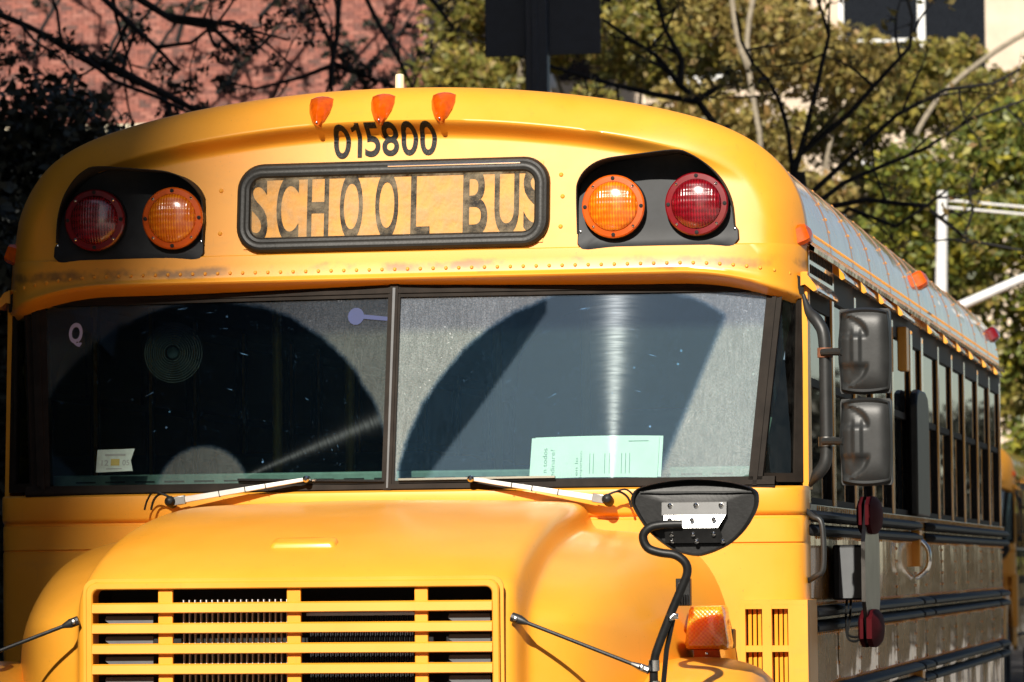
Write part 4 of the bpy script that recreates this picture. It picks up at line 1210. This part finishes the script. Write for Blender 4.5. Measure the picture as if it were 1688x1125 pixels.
part("inside_mirror", MB().bx(1.08, 1.17, .24, .27, 1.87, 2.05), 'dash', bus, bevel=.01)

# ---- vinyl and stickers on the left pane
g = lambda o: (lambda x, z: glass_y(x, z) - o)
link("window_decal", text_mesh("Q", -1.022, -.978, 2.287, 2.361, g(.0015), bold=.035), M['lilac'], bus, label="pale letter Q stuck on the windshield")
st_ = link("inspection_sticker", MB().add([(x, glass_y(x, z) - .0015, z) for x, z in ((-.912, 1.905), (-.795, 1.908), (-.803, 1.94), (-.792, 1.975), (-.91, 1.973))], [(0, 1, 2, 3, 4)]).mesh("inspection_sticker"), M['sticker'], bus, label="pale green sticker marked 12 and 05")
for b, x0, x1, z0, z1, mt in (("12", -.895, -.873, 1.925, 1.942, 'print'), ("05", -.829, -.807, 1.925, 1.942, 'print')):
    link("lettering", text_mesh(b, x0, x1, z0, z1, g(.0025), bold=.01), M[mt], st_)
for x0, x1, z0, z1, mt in ((-.885, -.82, 1.954, 1.960, 'print'), (-.866, -.838, 1.925, 1.945, 'ochre'), (-.88, -.83, 1.914, 1.917, 'print')):
    link("printed_bar", MB().add([(x0, glass_y(x0, z0) - .0025, z0), (x1, glass_y(x1, z0) - .0025, z0), (x1, glass_y(x1, z1) - .0025, z1), (x0, glass_y(x0, z1) - .0025, z1)], [(0, 1, 2, 3)]).mesh("printed_bar"), M[mt], st_)
q = [(-.118 + .025 * math.cos(a), 2.358 + .026 * math.sin(a)) for a in [2 * math.pi * k / 14 for k in range(14)]]
mb = MB().add([(x, glass_y(x, z) - .0013, z) for x, z in q], [tuple(range(14))])
q = [(-.095, 2.350), (-.02, 2.342), (-.02, 2.354), (-.095, 2.363)]
mb.add([(x, glass_y(x, z) - .0015, z) for x, z in q], [(0, 1, 2, 3)])
link("blue_paint_mark", mb.mesh("blue_paint_mark"), M['blue'], bus)

# ---- fine seating of the front fittings against the body
for o in bus.children:
    nm = o.name.split(".")[0]
    if nm in ("windshield", "windshield_frame", "window_decal", "inspection_sticker", "blue_paint_mark"): o.location.x += 0.014
    elif nm == "wiper": o.location.x += 0.017
    elif nm in ("sign_board", "sign_glass", "sign_gasket"): o.location.x += 0.008
    elif nm == "warning_lamp": o.location.x += 0.010

# ---- papers propped on the dashboard
def paper(dx, dz, dy, label, text):
    P = lambda u, v: Vector((.398 + dx + u * .380 + .004 * v, -.130 + dy + v * .030 + abs(.55) * .0 + .004 * math.sin(u * 5), 1.868 + dz + v * .120 + .003 * math.sin(u * 3.2)))
    n = 8
    r0 = [P(i / n, 0) for i in range(n + 1)]; r1 = [P(i / n, 1) for i in range(n + 1)]
    th = Vector((0, .002, 0))
    mb = MB(); mb.prism(r0 + r1[::-1], [p + th for p in r0 + r1[::-1]])
    o = link("paper", mb.mesh("paper"), M['paper'], None, label=label, cat="paper", group="papers behind the windshield")
    o.location.x = 0.022
    if text:
        fy = lambda x, z: -.1318 + dy + (z - 1.868 - dz) * .25 + .004 * math.sin((x - .398 - dx) / .38 * 5)
        for b, x0, x1, z0, z1 in (("n todos", .436, .449, 1.885, 1.957), ("edinare?", .459, .472, 1.872, 1.953), ("en lo", .532, .541, 1.875, 1.928), ("importante", .546, .555, 1.870, 1.953)):
            link("lettering", text_mesh(b, x0, x1, z0, z1, fy, rot=math.pi / 2, bold=.0), M['print'], o)
        for k, x in enumerate((.575, .586, .62, .634, .67, .682, .694)):
            link("printed_line", MB().add([(x, fy(x, 1.88), 1.88), (x + .002, fy(x, 1.88), 1.88), (x + .002, fy(x, 1.94), 1.94), (x, fy(x, 1.94), 1.94)], [(0, 1, 2, 3)]).mesh("printed_line"), M['print'], o)
        link("printed_line", MB().add([(.69, fy(.69, 1.974), 1.974), (.75, fy(.75, 1.974), 1.974), (.75, fy(.75, 1.976), 1.976), (.69, fy(.69, 1.976), 1.976)], [(0, 1, 2, 3)]).mesh("printed_line"), M['print'], o)
    return o
paper(0, -.001, 0.030, "printed mint green sheet at the front behind the sunlit windshield", True)
paper(.010, .001, 0.036, "blank edge of a mint green sheet showing behind the printed sheet", False)

# ================================================================== A SECOND BUS PARKED BEHIND
bus2 = empty("school_bus", (-1.58, 32.2, 0), label="second yellow school bus standing far behind the first, only its front corner showing", cat="school bus", group="school buses")
SKIP = {"digit", "seat", "pole", "fan", "window_decal", "inspection_sticker", "blue_paint_mark", "driver_seat", "steering_wheel", "inside_mirror", "inside_post", "rivet", "door_handle", "control_box"}
for ch in list(bus.children):
    if ch.name.split(".")[0] in SKIP: continue
    c = ch.copy(); COL.objects.link(c); c.parent = bus2
    if ch.name.split(".")[0] in ("lamp_panel", "warning_lamp", "sign_board", "side_mirror", "window", "hood", "grille", "windshield_frame", "quarter_window"):
        for gch in ch.children:
            if gch.name.split(".")[0] in ("screw", "clip", "radiator_fin", "baffle"): continue
            d = gch.copy(); COL.objects.link(d); d.parent = c

# ================================================================== GROUND
def sheet(name, x0, x1, y0, y1, z, mat, kind="structure"):
    return link(name, MB().add([(x0, y0, z), (x1, y0, z), (x1, y1, z), (x0, y1, z)], [(0, 1, 2, 3)]).mesh(name, False), M[mat], kind=kind)
sheet("ground", -400, 400, -400, 400, -0.16, 'earth')
sheet("road", -4.2, 3.4, -200, 200, 0.0, 'asphalt')
part("pavement", MB().bx(-11.5, -4.2, -200, 200, -.15, .13), 'pavement', None, kind="structure")
part("pavement", MB().bx(3.4, 16, -200, 200, -.15, .13), 'pavement', None, kind="structure")
part("kerb", MB().bx(-4.2, -4.05, -200, 200, -.1, .14), 'stone', None, kind="structure")
part("kerb", MB().bx(3.25, 3.4, -200, 200, -.1, .14), 'stone', None, kind="structure")
for k in range(30):
    sheet("lane_marking", 1.95, 2.05, -60 + k * 6, -57 + k * 6, 0.004, 'white')

# ================================================================== BUILDINGS
# tall building up the street: the sun just clears its edge, its shadow lies over the left of the bus
tw = link("office_tower", MB().bx(-60, -6.6, -84, -70, 0, 66.8).mesh("office_tower", False), M['tower'], None,
          label="tall brown building up the street whose shadow falls across the bus", cat="building")
prof = [(-6.598, 30.5), (-5.7, 32.6), (-4.35, 34.7), (-3.05, 36.9), (-3.15, 40), (-3.24, 44.3), (-3.22, 45.5), (-3.01, 46.3), (-2.88, 47.2), (-2.86, 66.8), (-6.598, 66.8)]
part("shadow_fin", MB().prism([(x, -70, z) for x, z in prof], [(x, -70.8, z) for x, z in prof]), 'tower', tw)  # unseen fin shaped to set the shadow edge and the windshield reflection
for fl in range(9):
    for k in range(6):
        part("window", MB().bx(-13 - k * 4.2, -10.6 - k * 4.2, -69.98, -69.9, 3 + fl * 3.4, 5 + fl * 3.4), 'far_glass', tw)

# unseen house rows added beside and behind the viewer to block sky light
for nm, x0, x1, y0, y1, h, lab in (("sky_block_house", -26, -11.9, -62, 28, 25, "tall brown house row added on the left to block sky light"), ("sky_block_house", 16.2, 30, -62, -2, 24, "brown house row added on the right to block sky light"), ("sky_block_house", 14, 40, -100, -66, 12, "low house added at the far right to block sky light")):
    hb = link(nm, MB().bx(x0, x1, y0, y1, 0, h).mesh(nm, False), M['tower'], None, label=lab, cat="building")
    xf = x1 + .01 if x0 < 0 else x0 - .01
    for fl in range(int(h / 3.4) - 1):
        for k in range(6):
            part("window", MB().bx(xf - .02, xf + .02, y0 + 4 + k * 9, y0 + 6 + k * 9, 3 + fl * 3.4, 5 + fl * 3.4), 'far_glass', hb)

# brick building behind on the left
BY = 57.0
bb = empty("brick_building", (-20, BY, 0), label="red brick building behind the bus seen through dark branches", cat="building")
def P_(name, mb, mat, parent, **kw):
    o = part(name, mb, mat, parent, **kw)
    o.location = -parent.location
    return o
P_("wall", MB().bx(-34, -11.98, BY + .012, BY + 10, 9.46, 22), 'mortar', bb)
P_("stone_course", MB().bx(-34, -11.95, BY - .10, BY + 10, 9.31, 9.455), 'stone', bb, bevel=.02)
P_("ground_floor", MB().bx(-34, -12.3, BY + .5, BY + 10, 0, 9.30), 'shaded_stone', bb)
for k in range(5):
    P_("pier", MB().bx(-33 + k * 4.6, -32.4 + k * 4.6, BY + .2, BY + .499, 0, 9.30), 'shaded_stone', bb)
CH, CW = 0.0677, 0.203
bm_one = MB().box((0, 0, 0), (CW - .010, .05, CH - .010)).mesh("brick", False)
bm_one.materials.append(M['brick_one'])
singles = []
stuff = MB()
row = 0; z = 9.47
while z < 12.6:
    x = -21.0 + (CW / 2 if row % 2 else 0)
    while x < -12.1:
        w = CW
        if row % 6 == 5:                 # header course
            w = CW / 2
        cxb, czb = x + w / 2, z + CH / 2
        if w == CW and -17.0 < x < -12.4 and 10.2 < z < 11.45 and len(singles) < 300 and rng.random() < 0.8:
            singles.append((cxb, czb))
        else:
            stuff.box((cxb, BY - .003 + rng.uniform(-.004, .004), czb), (w - .010, .05, CH - .010))
        x += w
    z += CH; row += 1
P_("brickwork", stuff, 'brick', bb, kind="stuff")
for cxb, czb in singles:
    o = bpy.data.objects.new("brick", bm_one); COL.objects.link(o); o.parent = bb
    o.location = Vector((cxb, BY - .003 + rng.uniform(-.005, .005), czb)) - bb.location
P_("wall_panel", MB().bx(-34, -21.05, BY - .02, BY + .011, 9.47, 22), 'brick', bb)

# pale building behind the trees on the right
EY = 76.0
eb = empty("beige_building", (-2, EY, 0), label="beige building with tall dark windows behind the leafy trees", cat="building")
P_("wall", MB().bx(-16.5, -2.0, EY + .3, EY + 12, 0, 26), 'beige', eb)
for fl in range(6):
    for k in range(3):
        x0 = -14.95 + k * 4.05; z0 = 2.2 + fl * 5.05
        if z0 > 22: continue
        f = MB(); w, h = 1.60, 3.0
        f.bx(x0 - .10, x0, EY + .12, EY + .29, z0, z0 + h); f.bx(x0 + w, x0 + w + .16, EY + .12, EY + .29, z0, z0 + h)
        f.bx(x0 - .10, x0 + w + .16, EY + .05, EY + .29, z0 - .16, z0 - .001); f.bx(x0 - .10, x0 + w + .16, EY + .12, EY + .29, z0 + h + .001, z0 + h + .12)
        f.bx(x0 + .001, x0 + w - .001, EY + .16, EY + .28, z0 + .62, z0 + .68)
        wd = P_("window", f, 'white', eb)
        p = part("pane", MB().bx(x0 + .001, x0 + w - .001, EY + .26, EY + .295, z0, z0 + h), 'far_glass', wd)
        for xx in (x0 + w + .16,):
            P_("window_pane", MB().bx(xx + .001, xx + w * .8, EY + .26, EY + .295, z0, z0 + h), 'far_glass', eb)

# ================================================================== STREET FURNITURE
sp = empty("street_sign", (-2.14, 14, 0), label="dark back of a square street sign on a steel post beyond the roof", cat="sign")
for nm, mb in (("post", MB().bx(-.072, .072, -.05, .05, 0, 6.2)), ("post_rib", MB().bx(-.030, .012, -.058, -.0505, 0, 6.2)), ("sign_panel", MB().bx(-.355, .405, .052, .060, 4.925, 5.75)), ("sign_bracket", MB().bx(-.30, .34, .0505, .0515, 5.35, 5.40))):
    part(nm, mb, 'sign_back', sp, bevel=.006)
wp = empty("street_lamp", (-1.46, 36, 0), label="white metal pole with twin rods reaching right among the trees", cat="lamp post")
part("pole", MB().tube([(-.02, 0, 0), (-.005, 0, 3.2), (.035, 0, 4.9), (.065, 0, 5.98)], [.10, .088, .072, .062], 14), 'white_metal', wp, angle=80)
for dz in (0, -.085):
    part("arm", MB().tube([(.06, 0, 5.88 + dz), (1.0, 0, 5.77 + dz), (2.6, 0, 5.62 + dz)], .015, 6), 'white_metal', wp)
part("lamp_head", MB().tube([(2.55, 0, 5.64), (2.75, 0, 5.60), (3.1, 0, 5.56)], [.03, .10, .07], 8), 'white_metal', wp)
wp2 = empty("street_lamp", (-2.2, 33, 0), label="white metal pole leaning up to the right just above the far end of the roof", cat="lamp post")
part("pole", MB().tube([(-.2, 0, 0), (-.1, 0, 3.6)], .09, 12), 'white_metal', wp2, angle=80)
part("arm", MB().tube([(-.1, 0, 3.6), (.2, 0, 4.0), (.9, 0, 4.30), (1.9, 0, 4.72), (3.4, 0, 5.2)], [.085, .075, .058, .050, .045], 12), 'white_metal', wp2, angle=80)

# ================================================================== TREES
def leaves_mesh(name, centres, radii, n, size, flat=0.8):
    """n leaf-sized faces spread through clumps"""
    centres = np.array(centres); radii = np.array(radii)
    wgt = radii ** 2; idx = rng.choice(len(centres), n, p=wgt / wgt.sum())
    d = rng.normal(size=(n, 3)); d /= np.linalg.norm(d, axis=1)[:, None]
    r = rng.random(n) ** 0.45
    P = centres[idx] + d * (radii[idx] * r)[:, None] * np.array([1, 1, flat])
    a = rng.normal(size=(n, 3)); a /= np.linalg.norm(a, axis=1)[:, None]
    b = np.cross(a, rng.normal(size=(n, 3))); b /= np.linalg.norm(b, axis=1)[:, None]
    s1 = size * rng.uniform(.6, 1.4, n); s2 = s1 * rng.uniform(.8, 1.25, n)
    c = np.cross(a, b) * (s1 * .18)[:, None]
    V = np.empty((n, 4, 3))
    V[:, 0] = P - a * s1[:, None]; V[:, 1] = P + b * s2[:, None] * .5 + c; V[:, 2] = P + a * s1[:, None]; V[:, 3] = P - b * s2[:, None] * .5 + c
    me = bpy.data.meshes.new(name)
    me.vertices.add(n * 4); me.loops.add(n * 4); me.polygons.add(n)
    me.vertices.foreach_set("co", V.reshape(-1))
    me.loops.foreach_set("vertex_index", np.arange(n * 4, dtype=np.int32))
    me.polygons.foreach_set("loop_start", np.arange(0, n * 4, 4, dtype=np.int32))
    me.polygons.foreach_set("loop_total", np.full(n, 4, dtype=np.int32))
    me.update(); me.validate()
    return me

def twigs(mb, path, r0, depth, tips, spread=0.9, n_child=4, shrink=.62, droop=0.0):
    """a limb and its random side shoots"""
    pts = [Vector(p) for p in path]
    m_ = len(pts)
    mb.tube(pts, [r0 * (1 - .62 * i / (m_ - 1)) for i in range(m_)], 7 if r0 > .02 else 5)
    L = sum((pts[i + 1] - pts[i]).length for i in range(m_ - 1))
    tips.append(pts[-1])
    if depth == 0: return
    for k in range(n_child):
        t = (0.25 + 0.7 * (k + rng.random()) / n_child) * (m_ - 1)
        i = min(int(t), m_ - 2)
        p = pts[i].lerp(pts[i + 1], t - i)
        d = (pts[i + 1] - pts[i]).normalized()
        side = Vector(rng.normal(size=3)); side.y *= .6
        d2 = (d * .55 + side.normalized() * spread + Vector((0, 0, .12 - droop))).normalized()
        l = L * shrink * rng.uniform(.55, 1.1) * .62
        q = [p]
        for j in range(3):
            d2 = (d2 + Vector(rng.normal(size=3)) * .28).normalized()
            q.append(q[-1] + d2 * l / 3)
        twigs(mb, q, r0 * .50 * rng.uniform(.8, 1.1), depth - 1, tips, spread, max(2, n_child - 1), shrink, droop)

def bare_tree(name, base, trunk, limbs, label, r_trunk, depth, leaf_mat, n_leaves, leaf_size, r_limb, group=None, jitter=.5):
    t = empty(name, base, label=label, cat="tree", group=group)
    inv = Vector(base)
    mb = MB(); mb.tube([Vector(p) - inv for p in trunk], [r_trunk * (1 - .35 * i / (len(trunk) - 1)) for i in range(len(trunk))], 10)
    part("trunk", mb, 'bark', t, angle=80)
    tips = []
    for li, lb in enumerate(limbs):
        yj = rng.uniform(-jitter, jitter)
        pts = [Vector((x, y + yj * k / len(lb), z)) - inv for k, (x, y, z) in enumerate(lb)]
        mb = MB(); twigs(mb, pts, r_limb * rng.uniform(.8, 1.15), depth, tips)
        part("branch", mb, 'bark', t, angle=80)
    if n_leaves:
        cs = [tuple(p) for p in tips]
        me = leaves_mesh("leaves", cs, [rng.uniform(.03, .11) for _ in cs], n_leaves, leaf_size)
        link("leaves", me, M[leaf_mat], t, kind="stuff")
    return t

RT = [[(-0.88, 18, 3.89), (-0.93, 18, 4.3), (-0.99, 18, 4.52), (-1.02, 18, 4.82), (-1.09, 18, 5.06), (-1.18, 18, 5.22), (-1.29, 18, 5.34), (-1.38, 18, 5.52), (-1.42, 18, 5.75)],
      [(-0.97, 18, 4.48), (-0.87, 18, 4.81), (-0.77, 18, 5.19), (-0.69, 18, 5.5), (-0.74, 18, 5.68), (-0.83, 18, 5.95)],
      [(-0.93, 18, 4.63), (-0.55, 18, 4.91), (-0.33, 18, 5.13), (-0.08, 18, 5.37), (-0.05, 18, 5.57), (-0.13, 18, 5.9)],
      [(-0.9, 18, 4.3), (-0.56, 18, 4.59), (-0.2, 18, 4.9), (0.16, 18, 5.07), (0.51, 18, 5.1), (0.9, 18, 5.3)],
      [(-0.83, 18, 4.25), (-0.61, 18, 4.42), (-0.34, 18, 4.54), (-0.02, 18, 4.67), (0.33, 18, 4.89), (0.8, 18, 5.05)],
      [(-0.88, 18, 3.98), (-0.56, 18, 4.22), (-0.21, 18, 4.07), (0.08, 18, 4.25), (0.19, 18, 4.32)],
      [(-0.9, 18, 4.21), (-0.43, 18, 4.28), (0.01, 18, 4.21), (0.32, 18, 3.95), (0.71, 18, 3.86)]]
bare_tree("street_tree", (-.80, 18, 0), [(-.80, 18, 0), (-.82, 18, 1.5), (-.84, 18, 3), (-.88, 18, 3.9), (-.95, 18, 4.5)], RT, "nearly bare tree with a dark fan of branches above the right of the roof", .10, 3, 'leaf_tan', 500, .035, .023, "bare street trees")
R2 = [[(-1.59, 20, 4.68), (-1.8, 20, 5.05), (-1.97, 20, 5.29), (-2.11, 20, 5.42), (-2.3, 20, 5.66), (-2.49, 20, 5.79), (-2.73, 20, 5.97)],
      [(-2.1, 20, 5.41), (-2.08, 20, 5.61), (-2.2, 20, 5.85), (-2.29, 20, 6.2)],
      [(-1.97, 20, 5.28), (-2.3, 20, 5.35), (-2.69, 20, 5.46), (-3.08, 20, 5.59), (-3.4, 20, 5.7)],
      [(-1.97, 20, 5.29), (-1.75, 20, 5.41), (-1.7, 20, 5.55)]]
bare_tree("street_tree", (-1.45, 20, 0), [(-1.45, 20, 0), (-1.43, 20, 2), (-1.48, 20, 3.6), (-1.59, 20, 4.68), (-1.80, 20, 5.05)], R2, "nearly bare leaning tree rising behind the roof just right of the street sign", .13, 3, 'leaf_tan', 300, .035, .032, "bare street trees")
LT = [[(-7.13, 16, 6.08), (-6.68, 16, 5.76), (-6.41, 16, 5.6), (-6.18, 16, 5.5), (-5.78, 16, 5.29), (-5.51, 16, 5.07), (-5.2, 16, 4.95), (-4.86, 16, 4.78)],
      [(-5.73, 16, 5.27), (-5.29, 16, 5.04), (-5.07, 16, 4.92), (-4.80, 16, 4.75)],
      [(-6.9, 16, 6.5), (-6.2, 16, 6.0), (-5.67, 16, 5.72), (-5.44, 16, 5.5), (-5.24, 16, 5.32), (-5.09, 16, 5.16)],
      [(-6.6, 16, 6.6), (-5.9, 16, 6.0), (-5.44, 16, 5.71), (-5.2, 16, 5.55), (-4.93, 16, 5.5), (-4.78, 16, 5.35)],
      [(-6.9, 16, 5.6), (-6.68, 16, 5.19), (-6.41, 16, 4.76), (-6.1, 16, 4.72), (-5.83, 16, 4.62), (-5.67, 16, 4.75)]]
bare_tree("street_tree", (-7.6, 16, 0), [(-7.6, 16, 0), (-7.5, 16, 2.5), (-7.35, 16, 4.6), (-7.1, 16, 6.0), (-6.8, 16, 7.0)], LT, "dark thin-leaved tree reaching in from the left in front of the brick wall", .16, 3, 'leaf_shaded', 2600, .028, .034, "bare street trees")
L2 = [[(-5.78, 24, 7.3), (-5.8, 24, 6.44), (-5.82, 24, 6.19), (-5.83, 24, 5.6)],
      [(-6.3, 24, 7.3), (-5.99, 24, 6.55), (-5.82, 24, 6.19)],
      [(-5.75, 24, 7.2), (-5.43, 24, 6.53), (-5.29, 24, 6.31), (-5.06, 24, 5.86), (-4.98, 24, 5.6)],
      [(-5.82, 24, 6.19), (-6.14, 24, 6.06), (-6.54, 24, 5.96), (-6.82, 24, 6.03)],
      [(-5.82, 24, 6.17), (-5.58, 24, 6.07), (-5.35, 24, 5.98)],
      [(-5.2, 24, 7.3), (-5.0, 24, 6.8), (-4.8, 24, 6.5)]]
bare_tree("street_tree", (-5.85, 24, 0), [(-5.85, 24, 0), (-5.85, 24, 3), (-5.84, 24, 5.7)], L2, "slender dark tree standing before the brick wall left of the roof antenna", .07, 2, 'leaf_shaded', 900, .034, .028, "bare street trees")

def leafy_tree(base, h, rad, n, size, mat, label, z0=1.5, n_c=46, pale=None):
    t = empty("leafy_tree", base, label=label, cat="tree", group="leafy trees behind the bus")
    cs, rr = [], []
    for k in range(n_c):
        a = rng.uniform(0, 2 * math.pi); q = rng.random() ** .5; zz = rng.uniform(z0, h)
        env = rad * (0.55 + .45 * math.sin(math.pi * min(1, max(0, (zz - z0 + .8) / (h - z0 + 1)))))
        cs.append((math.cos(a) * q * env, math.sin(a) * q * env * .8, zz)); rr.append(rng.uniform(.35, .95))
    me = leaves_mesh("crown", cs, rr, n, size, .75)
    link("crown", me, M[mat], t, kind="stuff")
    mb = MB(); mb.tube([(0, 0, 0), (.05, 0, h * .3), (-.05, 0, h * .62)], [.17, .13, .08], 9)
    part("trunk", mb, 'pale_bark', t, angle=80)
    for k in range(7):
        c = Vector(cs[k * 3 % n_c]); s0 = Vector((0, 0, h * rng.uniform(.2, .55)))
        mid = s0.lerp(c, .5) + Vector((0, 0, .25))
        part("limb", MB().tube(catmull([s0, mid, c], 4), [.065, .06, .056, .05, .045, .04, .034, .028, .02], 6), 'pale_bark', t, angle=80)
    if pale:
        for pl in pale:
            part("limb", MB().tube(catmull([Vector(p) - Vector(base) for p in pl], 3), .038, 7), 'pale_bark', t, angle=80)
    return t
TREES = [((-9.0, 47, 0), 11.5, 1.9, 34000, .072, 'leaf_olive', "olive leafy tree just right of the brick wall, left of the street sign", None),
         ((-7.9, 52, 0), 13.5, 2.8, 48000, .072, 'leaf_olive', "olive leafy tree behind the street sign", None),
         ((-4.9, 46, 0), 10.6, 2.3, 46000, .068, 'leaf_tan', "tan autumn tree with a pale forked trunk right of the street sign", [[(-4.4, 44, 4.0), (-4.55, 44, 7.24), (-4.6, 44, 7.75), (-4.69, 44, 8.34), (-4.72, 44, 8.93), (-4.6, 44, 9.6)], [(-4.69, 44, 8.42), (-4.86, 44, 8.93), (-4.94, 44, 9.6)]]),
         ((-2.9, 50, 0), 9.4, 2.8, 50000, .068, 'leaf_olive', "olive leafy tree behind the right side of the roof", [[(-2.6, 44, 6.0), (-2.5, 44, 7.18), (-2.29, 44, 7.72), (-1.91, 44, 8.17), (-1.32, 44, 8.6), (-.83, 44, 8.88)]]),
         ((-.7, 43, 0), 7.9, 2.3, 44000, .066, 'leaf_green', "green leafy tree at the right edge below the pale wall", None),
]
for base, h, rad, n, size, mat, lab, pale in TREES:
    leafy_tree(base, h, rad, n, size, mat, lab, pale=pale)

for base, h, rad, n, size, mat, lab in (((3.6, 60, 0), 4.6, 2.4, 12000, .11, 'leaf_shaded', "unseen low dark tree added at the far right for the bus side to reflect"), ((8.0, 66, 0), 5.0, 2.8, 12000, .11, 'leaf_shaded', "unseen low dark tree added beyond the right pavement for the bus side to reflect"), ((.6, 70, 0), 5.2, 2.4, 11000, .11, 'leaf_shaded', "unseen low dark tree added behind the second bus for the bus side to reflect")):
    leafy_tree(base, h, rad, n, size, mat, lab, z0=.5)  # out of view, added as dark shapes for the side panels to mirror

for base, lab in (((-6.4, -4.5, 0), "unseen tall tree added left of the bus to block sky light"), ((-6.6, 2.0, 0), "unseen tall tree added behind the bus door to block sky light")):
    leafy_tree(base, 11, 2.7, 16000, .13, 'leaf_green', lab, z0=1.2)  # out of view, added to dim the sky light on the bus's left

# spare tree close to the brick wall, throwing its shadow on the bricks
WT = []
for k in range(15):
    x0 = -18.6 + .48 * k + rng.uniform(-.3, .3); z0 = rng.uniform(8.3, 12.5); dx = rng.uniform(-1, 1)
    WT.append([(x0, 54.5, z0), (x0 + dx * .6, 54.4, z0 + .5), (x0 + dx * 1.0 + .3, 54.3, z0 + 1.1), (x0 + dx * 1.7, 54.2, z0 + 1.6)])
bare_tree("street_tree", (-16.2, 54.6, 0), [(-16.2, 54.6, 0), (-16.2, 54.6, 4), (-16.3, 54.6, 8.2)], WT, "spare tree standing close to the brick wall with its shadow on it", .16, 3, 'leaf_shaded', 3500, .05, .045, "bare street trees", jitter=.3)

# unseen shrubs added on the right to break up the bus side's reflections
for k, (y, h) in enumerate(((31, .8), (40, 1.0), (52, .9), (63, 1.1))):
    sh = empty("shrub", (5.2 + .4 * k, y, .13), label=["first", "second", "third", "last"][k] + " unseen low dark shrub added for the bus side to reflect", cat="shrub", group="shrubs added for reflections")
    cs = [(rng.uniform(-1.2, 1.2), rng.uniform(-1.6, 1.6), rng.uniform(.15, h)) for q in range(26)]
    link("foliage", leaves_mesh("foliage", cs, [.35] * 26, 6000, .06), M['leaf_shaded'], sh, kind="stuff")
    part("stem", MB().tube([(0, 0, 0), (0, 0, h * .7)], [.05, .02], 7), 'bark', sh)

# evergreen added to fill the far left with darkness, in the tower's shadow
t = empty("filler_evergreen", (-5.80, 12.6, 0), label="dense near-black evergreen added to fill the dark left edge", cat="tree")
cs = [(rng.uniform(-1.1, .86) * (1 - .06 * abs(z - 3.6)), rng.uniform(-.8, .8), z) for z in rng.uniform(.2, 4.75, 110)]
link("crown", leaves_mesh("crown", cs, [rng.uniform(.3, .6) for _ in cs], 80000, .042), M['leaf_shaded'], t, kind="stuff")
part("trunk", MB().tube([(0, 0, 0), (0, 0, 2.5), (.1, 0, 4.6)], [.16, .12, .04], 9), 'bark', t)
